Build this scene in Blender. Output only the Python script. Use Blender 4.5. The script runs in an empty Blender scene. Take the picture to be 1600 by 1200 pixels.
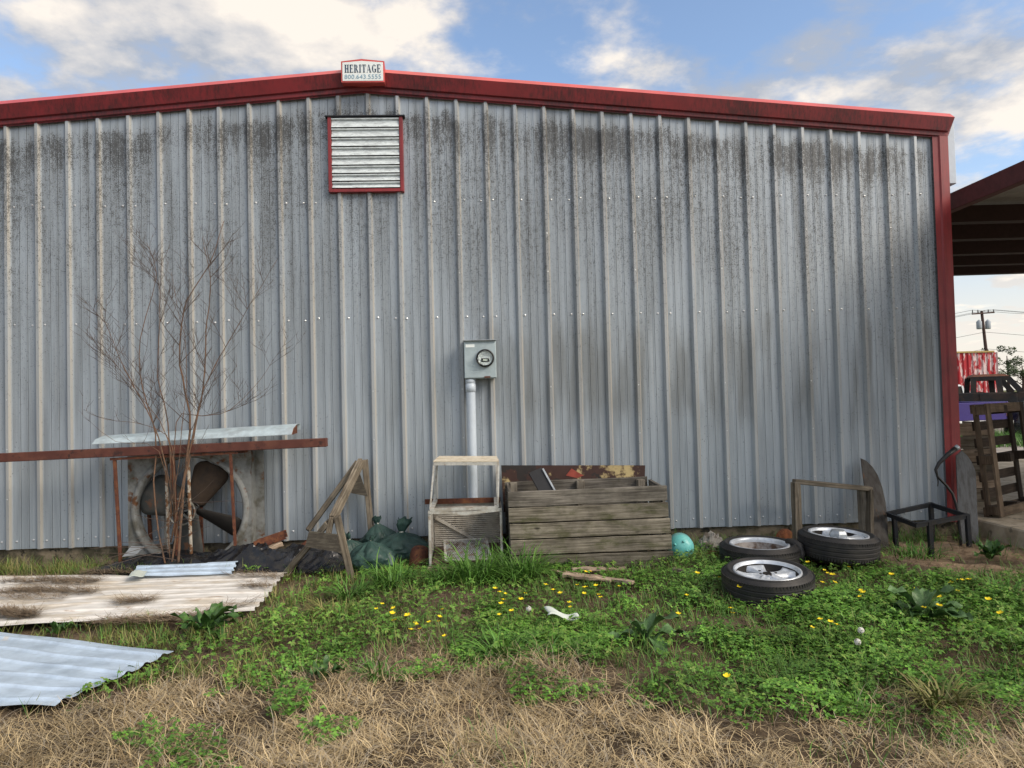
import bpy, math, random
import numpy as np
from mathutils import Vector, Matrix, noise
random.seed(7); rng = np.random.default_rng(11)
scn = bpy.context.scene
col = scn.collection
R = math.radians

# ---------------------------------------------------------------- camera
CP = Vector((4.8274, -7.1657, 1.3605)); YAW, PIT, ROL, FPX = 0.03775, 0.02518, -0.0248, 1080.0
cf = Vector((math.sin(YAW)*math.cos(PIT), math.cos(YAW)*math.cos(PIT), math.sin(PIT)))
r0 = Vector((math.cos(YAW), -math.sin(YAW), 0)); u0 = r0.cross(cf)
cr = math.cos(ROL)*r0 + math.sin(ROL)*u0; cu = cr.cross(cf)
cam = bpy.data.cameras.new('camera'); camo = bpy.data.objects.new('camera', cam); col.objects.link(camo)
cam.sensor_width = 36; cam.lens = FPX/1600*36; cam.clip_end = 3000; cam.clip_start = 0.05
camo.matrix_world = Matrix(((cr.x, cu.x, -cf.x, CP.x), (cr.y, cu.y, -cf.y, CP.y), (cr.z, cu.z, -cf.z, CP.z), (0, 0, 0, 1)))
scn.camera = camo

# ---------------------------------------------------------------- light
SUN_EL, SUN_AZ = R(36), R(124)           # azimuth measured from +Y towards +X
sd = Vector((math.sin(SUN_AZ)*math.cos(SUN_EL), math.cos(SUN_AZ)*math.cos(SUN_EL), math.sin(SUN_EL)))
sun = bpy.data.lights.new('sun', 'SUN'); suno = bpy.data.objects.new('sun', sun); col.objects.link(suno)
sun.energy = 2.0; sun.angle = R(28); sun.color = (1.0, 0.88, 0.74)
suno.rotation_euler = (-sd).to_track_quat('-Z', 'Y').to_euler(); suno.location = (20, -20, 20)

world = bpy.data.worlds.new('World'); scn.world = world; world.use_nodes = True
wn = world.node_tree; wn.nodes.clear()
def W_(t, **k):
    n = wn.nodes.new(t)
    for a, b in k.items(): setattr(n, a, b)
    return n
def wmath(op, a, b=None, clamp=False):
    n = W_('ShaderNodeMath', operation=op, use_clamp=clamp)
    for i, v in enumerate((a, b)):
        if v is None: continue
        if isinstance(v, (int, float)): n.inputs[i].default_value = v
        else: wn.links.new(v, n.inputs[i])
    return n.outputs[0]
sky = W_('ShaderNodeTexSky', sky_type='NISHITA', sun_disc=False, sun_elevation=SUN_EL, sun_rotation=SUN_AZ, air_density=1.0, dust_density=1.5, ozone_density=1.2)
tc = W_('ShaderNodeTexCoord'); sep = W_('ShaderNodeSeparateXYZ'); wn.links.new(tc.outputs['Generated'], sep.inputs[0])
den = wmath('ADD', wmath('MAXIMUM', sep.outputs[2], 0.0), 0.16)
comb = W_('ShaderNodeCombineXYZ')
wn.links.new(wmath('DIVIDE', sep.outputs[0], den), comb.inputs[0]); wn.links.new(wmath('DIVIDE', sep.outputs[1], den), comb.inputs[1])
def cloud(offset, scale, detail=7, rough=.55):
    mp = W_('ShaderNodeMapping'); mp.inputs['Location'].default_value = offset; mp.inputs['Scale'].default_value = (1.0, 1.0, 1)
    wn.links.new(comb.outputs[0], mp.inputs[0])
    n = W_('ShaderNodeTexNoise'); n.inputs['Scale'].default_value = scale; n.inputs['Detail'].default_value = detail
    n.inputs['Roughness'].default_value = rough; n.inputs['Distortion'].default_value = .05
    wn.links.new(mp.outputs[0], n.inputs['Vector']); return n.outputs[0]
CO = (2.2, .7, 5)
c1 = cloud(CO, 2.1, 9, .57); c2 = cloud((CO[0]-.08, CO[1]+.05, 0), 2.1, 9, .57); c3 = cloud((1.3, 2.2, 5), .9, 5)
mr = W_('ShaderNodeMapRange', interpolation_type='SMOOTHSTEP'); mr.inputs['From Min'].default_value = .40; mr.inputs['From Max'].default_value = .55
wn.links.new(c1, mr.inputs['Value'])
lit = wmath('ADD', wmath('MULTIPLY', wmath('SUBTRACT', c1, c2), 5.0), wmath('ADD', wmath('MULTIPLY', wmath("SUBTRACT", c3, .5), 2.4), .42), clamp=True)
cc = W_('ShaderNodeMix', data_type='RGBA'); cc.inputs['A'].default_value = (.44, .47, .53, 1); cc.inputs['B'].default_value = (1.0, .91, .80, 1)
bg1 = W_('ShaderNodeBackground'); bg1.inputs['Strength'].default_value = .13; wn.links.new(sky.outputs[0], bg1.inputs[0])
bg2 = W_('ShaderNodeBackground'); bg2.inputs['Strength'].default_value = .60; wn.links.new(cc.outputs['Result'], bg2.inputs[0])
hz = W_('ShaderNodeMapRange', interpolation_type='SMOOTHSTEP'); wn.links.new(sep.outputs[2], hz.inputs['Value'])
hz.inputs['From Min'].default_value = .02; hz.inputs['From Max'].default_value = .30; hz.inputs['To Min'].default_value = .85; hz.inputs['To Max'].default_value = 0
wn.links.new(wmath('MAXIMUM', lit, hz.outputs[0]), cc.inputs['Factor'])
ms = W_('ShaderNodeMixShader'); wn.links.new(wmath('MAXIMUM', wmath('MULTIPLY', mr.outputs[0], .93), hz.outputs[0]), ms.inputs[0])
wn.links.new(bg1.outputs[0], ms.inputs[1]); wn.links.new(bg2.outputs[0], ms.inputs[2])
wo = W_('ShaderNodeOutputWorld'); wn.links.new(ms.outputs[0], wo.inputs[0])

vs = scn.view_settings; vs.view_transform = 'Standard'; vs.look = 'None'; vs.gamma = 1; vs.exposure = 0.85; vs.use_curve_mapping = False
scn.cycles.max_bounces = 6; scn.cycles.diffuse_bounces = 3; scn.cycles.use_denoising = True

# ---------------------------------------------------------------- places
GZ = -0.18                                    # height of the yard; the wall sheets end at 0
def ray(px, py): return cf + (px-800)/FPX*cr - (py-600)/FPX*cu
def G(px, py, z=GZ):                          # point on the yard
    d = ray(px, py); return CP + d*((z-CP.z)/d.z)
def W(px, py, Y):                             # point on the vertical plane at depth Y
    d = ray(px, py); return CP + d*((Y-CP.y)/d.y)

def vnoise(x, y, s, seed=0):                  # smooth value noise 0..1
    x = np.asarray(x, float)*s + seed*17.3; y = np.asarray(y, float)*s + seed*9.1
    xi = np.floor(x).astype(int); yi = np.floor(y).astype(int); fx = x-xi; fy = y-yi
    fx = fx*fx*(3-2*fx); fy = fy*fy*(3-2*fy)
    def h(a, b):
        n = (a*374761393 + b*668265263 + seed*1442695) & 0xffffffff
        n = ((n ^ (n >> 13))*1274126177) & 0xffffffff
        return ((n ^ (n >> 16)) & 0xffff)/65535.0
    return (h(xi, yi)*(1-fx)+h(xi+1, yi)*fx)*(1-fy) + (h(xi, yi+1)*(1-fx)+h(xi+1, yi+1)*fx)*fy
def ground_z(x, y):
    x = np.asarray(x, float); y = np.asarray(y, float)
    near = np.clip((14-np.abs(x-5))/4, 0, 1)*np.clip((.3-y)/.5, 0, 1)
    b = (vnoise(x, y, 1.3, 1)-.5)*.07 + (vnoise(x, y, 4.5, 2)-.5)*.04 + (vnoise(x, y, 14, 3)-.5)*.014
    return GZ + near*b - .01

# ---------------------------------------------------------------- materials
def nodes(name):
    m = bpy.data.materials.new(name); m.use_nodes = True
    t = m.node_tree; return m, t, t.nodes['Principled BSDF']
class NT:
    def __init__(s, t): s.t = t
    def n(s, ty, **k):
        x = s.t.nodes.new(ty)
        for a, b in k.items(): setattr(x, a, b)
        return x
    def l(s, a, b): s.t.links.new(a, b)
    def val(s, sock, v):
        if isinstance(v, (int, float)): sock.default_value = v
        elif isinstance(v, tuple): sock.default_value = v if len(v) == 4 or sock.type == 'VECTOR' else (*v, 1)
        else: s.l(v, sock)
    def math(s, op, a, b=0.0, clamp=False):
        x = s.n('ShaderNodeMath', operation=op, use_clamp=clamp); s.val(x.inputs[0], a); s.val(x.inputs[1], b); return x.outputs[0]
    def noise(s, vec, scale, detail=4, rough=.55, st=(1, 1, 1), off=(0, 0, 0)):
        mp = s.n('ShaderNodeMapping'); mp.inputs['Scale'].default_value = st; mp.inputs['Location'].default_value = off; s.l(vec, mp.inputs[0])
        x = s.n('ShaderNodeTexNoise'); x.inputs['Scale'].default_value = scale; x.inputs['Detail'].default_value = detail; x.inputs['Roughness'].default_value = rough
        s.l(mp.outputs[0], x.inputs['Vector']); return x.outputs[0]
    def ramp(s, v, lo, hi, a=0.0, b=1.0):
        x = s.n('ShaderNodeMapRange', interpolation_type='SMOOTHSTEP'); s.val(x.inputs['Value'], v)
        x.inputs['From Min'].default_value = lo; x.inputs['From Max'].default_value = hi; x.inputs['To Min'].default_value = a; x.inputs['To Max'].default_value = b
        return x.outputs[0]
    def mix(s, f, a, b):
        x = s.n('ShaderNodeMix', data_type='RGBA'); s.val(x.inputs['Factor'], f); s.val(x.inputs['A'], a); s.val(x.inputs['B'], b); return x.outputs['Result']
    def mul(s, a, f):       # colour times a value
        x = s.n('ShaderNodeMix', data_type='RGBA', blend_type='MULTIPLY'); x.inputs['Factor'].default_value = 1; s.val(x.inputs['A'], a)
        c = s.n('ShaderNodeCombineColor')
        for i in range(3): s.val(c.inputs[i], f)
        s.l(c.outputs[0], x.inputs['B']); return x.outputs['Result']
    def bump(s, h, strength, dist, bs):
        x = s.n('ShaderNodeBump'); x.inputs['Strength'].default_value = strength; x.inputs['Distance'].default_value = dist; s.l(h, x.inputs['Height']); s.l(x.outputs[0], bs.inputs['Normal'])

def mat(name, c1, c2=None, scale=6, lo=.45, hi=.62, rough=.65, metal=0, var=.2, bump=0, bscale=60, st=(1, 1, 1), c3=None, s3=20, lo3=.58, hi3=.66, spec=.4, isl=False):
    m, t, b = nodes(name); k = NT(t)
    pos = k.n('ShaderNodeNewGeometry').outputs['Position']
    base = (*c1, 1)
    if c2: base = k.mix(k.ramp(k.noise(pos, scale, 6, .62, st), lo, hi), c1, c2)
    if c3: base = k.mix(k.ramp(k.noise(pos, s3, 5, .6, st, (3, 5, 1)), lo3, hi3), base, c3)
    if var: base = k.mul(base if not isinstance(base, tuple) else base, k.ramp(k.noise(pos, scale*2.7, 5, .6, st, (7, 1, 2)), .25, .75, 1-var, 1+var*.5))
    if isl: base = k.mul(base, k.ramp(k.n('ShaderNodeNewGeometry').outputs['Random Per Island'], 0, 1, .6, 1.25))
    k.val(b.inputs['Base Color'], base if not isinstance(base, tuple) else base)
    b.inputs['Roughness'].default_value = rough; b.inputs['Metallic'].default_value = metal; b.inputs['Specular IOR Level'].default_value = spec
    if bump: k.bump(k.noise(pos, bscale, 5, .65, st), bump, .01, b)
    return m
def wood(name, c1, c2, moss=None, mlo=.5, mhi=.7, bump=.7):
    m, t, b = nodes(name); k = NT(t)
    uv = k.n('ShaderNodeUVMap').outputs[0]; pos = k.n('ShaderNodeNewGeometry').outputs['Position']
    rnd = k.n('ShaderNodeObjectInfo').outputs['Random']
    g = k.noise(uv, 1, 7, .66, (2.5, 70, 1)); g2 = k.noise(uv, 1, 4, .6, (1.2, 16, 1), (4, 2, 0))
    crack = k.ramp(k.noise(uv, 1, 3, .5, (1.6, 110, 1), (9, 3, 0)), .64, .70)
    base = k.mix(k.ramp(k.math('ADD', k.math('MULTIPLY', g, .6), k.math('MULTIPLY', g2, .4)), .36, .64), c1, c2)
    base = k.mul(base, k.ramp(rnd, 0, 1, .78, 1.18))
    base = k.mul(base, k.ramp(k.noise(pos, 5, 5, .6), .3, .7, .65, 1.2))
    if moss: base = k.mix(k.math('MULTIPLY', k.ramp(k.noise(pos, 4.5, 6, .65, (1, 1, 2.2)), mlo, mhi), .8), base, moss)
    vor = k.n('ShaderNodeTexVoronoi'); vor.inputs['Scale'].default_value = 1; mp = k.n('ShaderNodeMapping'); mp.inputs['Scale'].default_value = (2.6, 7, 1); k.l(uv, mp.inputs[0]); k.l(mp.outputs[0], vor.inputs['Vector'])
    base = k.mix(k.ramp(vor.outputs['Distance'], .03, .11, .85, 0), base, tuple(x*.22 for x in c1))
    base = k.mix(k.math('MULTIPLY', crack, .8), base, (.012, .010, .008))
    k.l(base, b.inputs['Base Color']); b.inputs['Roughness'].default_value = .85; b.inputs['Specular IOR Level'].default_value = .2
    k.bump(k.math('SUBTRACT', g, k.math('MULTIPLY', crack, .6)), bump, .006, b)
    return m

def wall_metal():
    m, t, b = nodes('weathered galvanised sheet'); k = NT(t)
    geo = k.n('ShaderNodeNewGeometry'); pos = geo.outputs['Position']
    sp = k.n('ShaderNodeSeparateXYZ'); k.l(pos, sp.inputs[0]); X, Y, Z = sp.outputs
    # distance below the roof line (ridge at x 3.64, falls 1 in 11.6)
    dr = k.math('SUBTRACT', k.math('SUBTRACT', 4.60, k.math('MULTIPLY', k.math('ABSOLUTE', k.math('SUBTRACT', X, 3.64)), .0865)), Z)
    streak = k.noise(pos, 1, 5, .6, (9, 9, .55)); streak2 = k.noise(pos, 1, 4, .6, (30, 30, .9), (3, 1, 2)); blot = k.noise(pos, 1.1, 5, .6, (2.3, 1, .8), (5, 2, 1))
    base = k.mix(k.ramp(streak, .35, .68), (.345, .40, .45), (.245, .285, .32))
    base = k.mix(k.math('MULTIPLY', k.ramp(streak2, .52, .74), .35), base, (.43, .46, .475))
    base = k.mul(base, k.ramp(k.n('ShaderNodeObjectInfo').outputs['Random'], 0, 1, .93, 1.06))
    # grimy bands half way up, rinsed bright along the fixing row
    zw = k.math('ADD', Z, k.math('MULTIPLY', k.math('SUBTRACT', k.noise(pos, 1, 4, .6, (5, 5, 1.2), (7, 3, 5)), .5), 1.1))
    band = k.math('MULTIPLY', k.ramp(zw, .9, 1.4), k.ramp(zw, 1.85, 2.3, 1, 0))
    base = k.mix(k.math('MULTIPLY', k.math('MULTIPLY', band, k.ramp(k.noise(pos, 1, 4, .55, (4.2, 4, .35), (1, 6, 3)), .44, .6)), k.ramp(X, 3.0, 5.5, .12, .62)), base, (.13, .14, .138))
    # tan dust on the standing ribs; side light painted in, paler on right-facing slopes
    sn = k.n('ShaderNodeSeparateXYZ'); k.l(geo.outputs['True Normal'], sn.inputs[0])
    rib = k.math('MULTIPLY', k.ramp(Y, -.020, -.004, 1, 0), k.ramp(sn.outputs[0], -.3, .6, .25, 1))
    base = k.mix(k.math('MULTIPLY', rib, k.ramp(k.noise(pos, 1, 4, .6, (3, 3, .7), (2, 8, 4)), .25, .6, .20, .75)), base, (.45, .42, .36))
    # mildew: dark speckle, thick under the eave and thinning out downwards
    bay = k.math('ADD', k.math('MULTIPLY', blot, .55), k.math('MULTIPLY', streak, .45))
    wob = k.math('ADD', dr, k.math('MULTIPLY', k.math('SUBTRACT', k.noise(pos, 1, 4, .6, (6, 6, 1.5), (2, 2, 9)), .5), .5))
    top = k.math('MULTIPLY', k.math('MULTIPLY', k.ramp(wob, .02, .22), k.ramp(wob, .22, 1.0, 1, 0)), k.ramp(bay, .36, .58, .40, 1.0))
    wide = k.math('MULTIPLY', k.math('MULTIPLY', k.ramp(dr, .0, .3), k.ramp(dr, .4, 3.9, .82, .22)), k.ramp(bay, .32, .62, .6, 1.15))
    amt = k.math('MAXIMUM', k.math('ADD', top, k.math('MULTIPLY', wide, .45)), wide)
    sm = k.noise(pos, 1, 4, .75, (105, 105, 80)); smb = k.noise(pos, 1, 3, .6, (30, 30, 17), (8, 8, 1))
    v = k.math('ADD', k.math('MULTIPLY', sm, .72), k.math('MULTIPLY', smb, .28))
    thr = k.math('SUBTRACT', .665, k.math('MULTIPLY', amt, .175))
    spk = k.ramp(k.math('SUBTRACT', v, thr), -.03, .05)
    base = k.mix(k.math('MULTIPLY', amt, .30), base, (.15, .152, .145))
    base = k.mix(k.math('MULTIPLY', spk, .80), base, (.035, .034, .032))
    vo = k.n('ShaderNodeTexVoronoi'); vo.inputs['Scale'].default_value = 1; mp = k.n('ShaderNodeMapping'); mp.inputs['Scale'].default_value = (26, 26, 20); k.l(pos, mp.inputs[0]); k.l(mp.outputs[0], vo.inputs['Vector'])
    dots = k.math('MULTIPLY', k.ramp(vo.outputs['Distance'], .10, .17, 1, 0), k.ramp(k.noise(pos, 2.3, 3, .5, (1, 1, 1), (4, 4, 4)), .42, .62))
    base = k.mix(k.math('MULTIPLY', dots, .6), base, (.10, .10, .10))
    k.l(base, b.inputs['Base Color']); b.inputs['Metallic'].default_value = .25
    k.l(k.ramp(streak, .3, .7, .42, .6), b.inputs['Roughness'])
    k.bump(k.noise(pos, 1, 3, .5, (5, 5, 1.2)), .25, .012, b)
    return m
def streaked(name, c, dark, rough=.45, amount=.7):
    m, t, b = nodes(name); k = NT(t); pos = k.n('ShaderNodeNewGeometry').outputs['Position']
    s = k.math('ADD', k.math('MULTIPLY', k.noise(pos, 1, 5, .7, (40, 40, 3)), .5), k.math('MULTIPLY', k.noise(pos, 1.3, 4, .6), .5))
    base = k.mix(k.math('MULTIPLY', k.ramp(s, .42, .66), amount), c, dark)
    k.l(k.mul(base, k.ramp(k.noise(pos, 3, 4), .3, .7, .85, 1.1)), b.inputs['Base Color']); b.inputs['Roughness'].default_value = rough
    return m
def blade_mat(name, cols, rough=.6, lo=.72, hi=1.2):
    m, t, b = nodes(name); k = NT(t)
    g = k.n('ShaderNodeNewGeometry'); r = k.n('ShaderNodeValToRGB'); els = r.color_ramp.elements
    while len(els) < len(cols): els.new(.5)
    for i, c in enumerate(cols): els[i].position = i/(len(cols)-1); els[i].color = (*c, 1)
    k.l(g.outputs['Random Per Island'], r.inputs[0])
    base = k.mul(r.outputs[0], k.ramp(k.noise(g.outputs['Position'], 1.6, 4, .6), .3, .7, lo, hi))
    k.l(base, b.inputs['Base Color']); b.inputs['Roughness'].default_value = rough; b.inputs['Specular IOR Level'].default_value = .3
    return m

RED = (.235, .022, .026)
m_wall = wall_metal()
m_red = streaked('red painted trim', RED, (.055, .012, .014), amount=.5)
m_rake = streaked('shaded red rake', (.19, .016, .021), (.03, .010, .012), amount=.85)  # shade of the undercut face put into a darker red, plus dirt streaks
m_redlt = streaked('sky lit red trim upper lip', (.56, .085, .075), (.40, .055, .055), rough=.35, amount=.3)  # sky light on the sloped upper strip put into a paler red
m_conc = mat('mossy concrete', (.20, .165, .115), (.075, .068, .042), 7, rough=.9, bump=.5, bscale=50, c3=(.03, .028, .022), s3=11)
m_slab = mat('pale concrete slab', (.42, .36, .27), (.30, .25, .175), 3, rough=.9, bump=.35, bscale=60, c3=(.16, .14, .10), s3=7)
m_galv = mat('grey galvanised metal', (.42, .46, .49), (.33, .36, .38), 8, rough=.42, metal=.45)
m_white = mat('white painted louvre metal', (.60, .67, .69), (.45, .50, .52), 9, rough=.5, c3=(.09, .09, .085), s3=22, lo3=.62, hi3=.72, st=(1, 1, 4))
m_sign = mat('white sign face', (.74, .80, .80), var=.05, rough=.5)
m_navy = mat('navy lettering', (.035, .07, .12), var=0, rough=.6)
m_blueink = mat('pale blue lettering', (.20, .36, .47), var=0, rough=.6)
m_meter = mat('grey enamelled meter box', (.36, .44, .47), (.31, .385, .415), 7, rough=.45, var=.08)
m_pvc = mat('grey plastic conduit', (.46, .53, .60), var=.06, rough=.4)
m_black = mat('black plastic', (.016, .016, .017), var=.2, rough=.4)
m_glass, t_, b_ = nodes('meter glass'); b_.inputs['Base Color'].default_value = (.9, .95, .95, 1); b_.inputs['Roughness'].default_value = .03; b_.inputs['Transmission Weight'].default_value = 1.0; b_.inputs['IOR'].default_value = 1.12
m_rust = mat('rusty steel', (.095, .032, .018), (.15, .058, .026), 14, rough=.85, bump=.4, bscale=120, c3=(.035, .016, .012), s3=30)
m_rustb = mat('rust primer beam', (.085, .027, .019), (.11, .04, .026), 6, rough=.7, bump=.2, bscale=90, c3=(.04, .017, .014), s3=18)
m_purlin = mat('maroon primer steel', (.085, .022, .024), var=.25, rough=.7)
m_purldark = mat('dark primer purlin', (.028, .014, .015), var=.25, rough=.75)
m_deck = mat('galvanised roof deck underside', (.30, .30, .30), var=.2, rough=.6, metal=.2)
m_fan = mat('grimy fan panel', (.20, .21, .205), (.10, .098, .08), 5, rough=.7, metal=.15, bump=.25, bscale=60, c3=(.11, .05, .022), s3=9, lo3=.56, hi3=.68)
m_blade = mat('dirty dark fan blade', (.03, .035, .034), (.05, .048, .042), 6, rough=.7, c3=(.09, .045, .025), s3=9)
m_bladebr = mat('brown rusted fan blade', (.045, .03, .02), (.03, .023, .018), 7, rough=.8)
m_pipe = mat('flaking painted pipe', (.36, .34, .29), (.15, .075, .035), 22, lo=.47, hi=.56, rough=.8, bump=.3)
m_bluesheet = mat('bare metal roofing sheet', (.55, .67, .80), (.46, .57, .69), 3, rough=.33, metal=.3, c3=(.58, .58, .56), s3=3, lo3=.68, hi3=.75)
m_whitesheet = mat('dusty white roofing sheet', (.70, .685, .65), (.56, .51, .43), 2.4, rough=.6, metal=.05, st=(1, 3, 1), c3=(.33, .24, .165), s3=5, lo3=.6, hi3=.75)
m_trimblue = mat('pale sheet metal trim', (.50, .60, .64), (.43, .50, .53), 5, rough=.4, metal=.3)
m_poly = mat('black plastic sheeting', (.008, .009, .012), var=.3, rough=.24, spec=.5, c2=(.02, .019, .018), scale=9)
w_grey = wood('grey weathered wood', (.13, .112, .088), (.27, .245, .20), None)
w_crate = wood('crate wood', (.072, .063, .047), (.245, .222, .178), (.065, .070, .028), .46, .70)
w_cratetop = wood('greyer crate board', (.07, .063, .054), (.215, .198, .17), (.06, .055, .035), .55, .75)
w_saw = wood('brown weathered wood', (.085, .068, .048), (.235, .205, .16), (.09, .085, .04), .6, .8)
w_pal = wood('pallet wood', (.075, .052, .034), (.16, .12, .082))
w_paldark = wood('dark pallet wood', (.028, .02, .014), (.06, .044, .032))
w_pale = wood('split pale wood', (.22, .16, .11), (.42, .34, .26))
w_ply = mat('dark plywood', (.055, .048, .038), (.10, .09, .07), 9, rough=.9, bump=.4, bscale=70, st=(1, 1, 5))
m_tarp = mat('dark green tarpaulin', (.024, .058, .05), (.036, .078, .067), 6, rough=.5, var=.3, bump=.5, bscale=22)
m_tie = mat('pale tie', (.5, .5, .45), var=0)
m_cab = mat('bare appliance frame', (.50, .50, .47), (.36, .33, .28), 10, rough=.5, metal=.2, c3=(.20, .09, .035), s3=13, lo3=.6, hi3=.7)
m_cream = mat('cream cracked panel', (.62, .56, .44), (.50, .42, .30), 12, rough=.6, st=(1, 1, 8))
m_louv = mat('grey louvre sheet', (.46, .435, .385), (.34, .31, .265), 8, rough=.6, metal=.15)
m_mesh = mat('pale expanded metal', (.42, .44, .45), (.28, .22, .17), 20, rough=.5, metal=.3)
m_dirt = mat('leaf litter soil', (.07, .05, .035), (.13, .095, .065), 25, rough=.95, bump=.8, bscale=90)
m_turq = mat('turquoise enamel', (.15, .53, .51), (.19, .56, .53), 5, rough=.3, var=.05, c3=(.10, .30, .28), s3=30, lo3=.66, hi3=.72)
m_tyre, tt, tb = nodes('worn tyre rubber'); kk = NT(tt)
ps = kk.n('ShaderNodeNewGeometry').outputs['Position']
kk.l(kk.mix(kk.ramp(kk.noise(ps, 9, 5), .4, .72), (.012, .012, .013), (.03, .027, .024)), tb.inputs['Base Color']); tb.inputs['Roughness'].default_value = .62
m_alloy = mat('silver alloy', (.66, .71, .77), (.54, .58, .62), 8, rough=.35, metal=.4, var=.15)
m_barrel = mat('dirty wheel barrel', (.26, .24, .225), (.09, .055, .035), 11, rough=.6, metal=.3)
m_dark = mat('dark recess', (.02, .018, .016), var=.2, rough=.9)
m_plate = mat('dull scratched steel plate', (.06, .055, .048), (.035, .028, .022), 9, rough=.6, metal=.2, st=(3, 3, .6), c3=(.10, .05, .025), s3=7, lo3=.6, hi3=.72)
m_plateg = mat('dull grey steel plate', (.08, .085, .09), (.05, .05, .05), 8, rough=.6, metal=.2, st=(3, 3, .6))
m_iron = mat('dark painted angle iron', (.014, .017, .022), (.022, .021, .02), 15, rough=.55, spec=.25)
m_reddirt = mat('red clay', (.24, .085, .036), (.16, .06, .03), 18, rough=.95, bump=.8, bscale=70)
m_signrust = mat('rusted yellow sign', (.44, .35, .17), (.045, .02, .015), 5, lo=.36, hi=.45, rough=.7, c3=(.02, .016, .015), s3=4, lo3=.58, hi3=.62)
m_paper = mat('pale paper litter', (.50, .56, .52), var=.12, rough=.7)
m_stem = mat('bare shrub bark', (.15, .085, .05), (.085, .06, .045), 14, rough=.8)
m_twig = mat('grey brown twigs', (.085, .062, .05), var=.25, rough=.85)
m_leafd = mat('dark dock leaf', (.045, .115, .026), (.08, .165, .036), 14, rough=.4, var=.4, bump=.5, bscale=45)
m_leafg = mat('grey green dock leaf', (.07, .145, .048), (.10, .19, .07), 14, rough=.45, var=.4, bump=.5, bscale=45)
m_petal = mat('yellow petals', (.82, .64, .015), var=.05, rough=.5)
m_fluff = mat('dandelion fluff', (.6, .59, .55), var=.1, rough=.9)
m_stalk = mat('green stalk', (.13, .19, .05), var=.2, rough=.6)
m_straw = blade_mat('dead straw', [(.22, .155, .08), (.46, .35, .19), (.60, .48, .28), (.36, .285, .18), (.32, .29, .235)], .7)
m_litter = blade_mat('dry brown litter', [(.12, .085, .055), (.22, .165, .11), (.31, .245, .17)], .8)
m_grass = blade_mat('fresh grass', [(.05, .13, .02), (.08, .20, .03), (.13, .27, .045), (.065, .16, .034)], .5)
m_olive = blade_mat('olive grass', [(.10, .13, .03), (.17, .18, .05), (.26, .23, .09), (.08, .13, .025)], .55)
m_clover = blade_mat('clover leaves', [(.042, .11, .018), (.08, .20, .026), (.14, .30, .04), (.06, .16, .024), (.17, .27, .05)], .5, .55, 1.45)
m_tree = blade_mat('tree leaves', [(.03, .05, .02), (.05, .08, .03), (.08, .10, .045)], .7)

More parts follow.
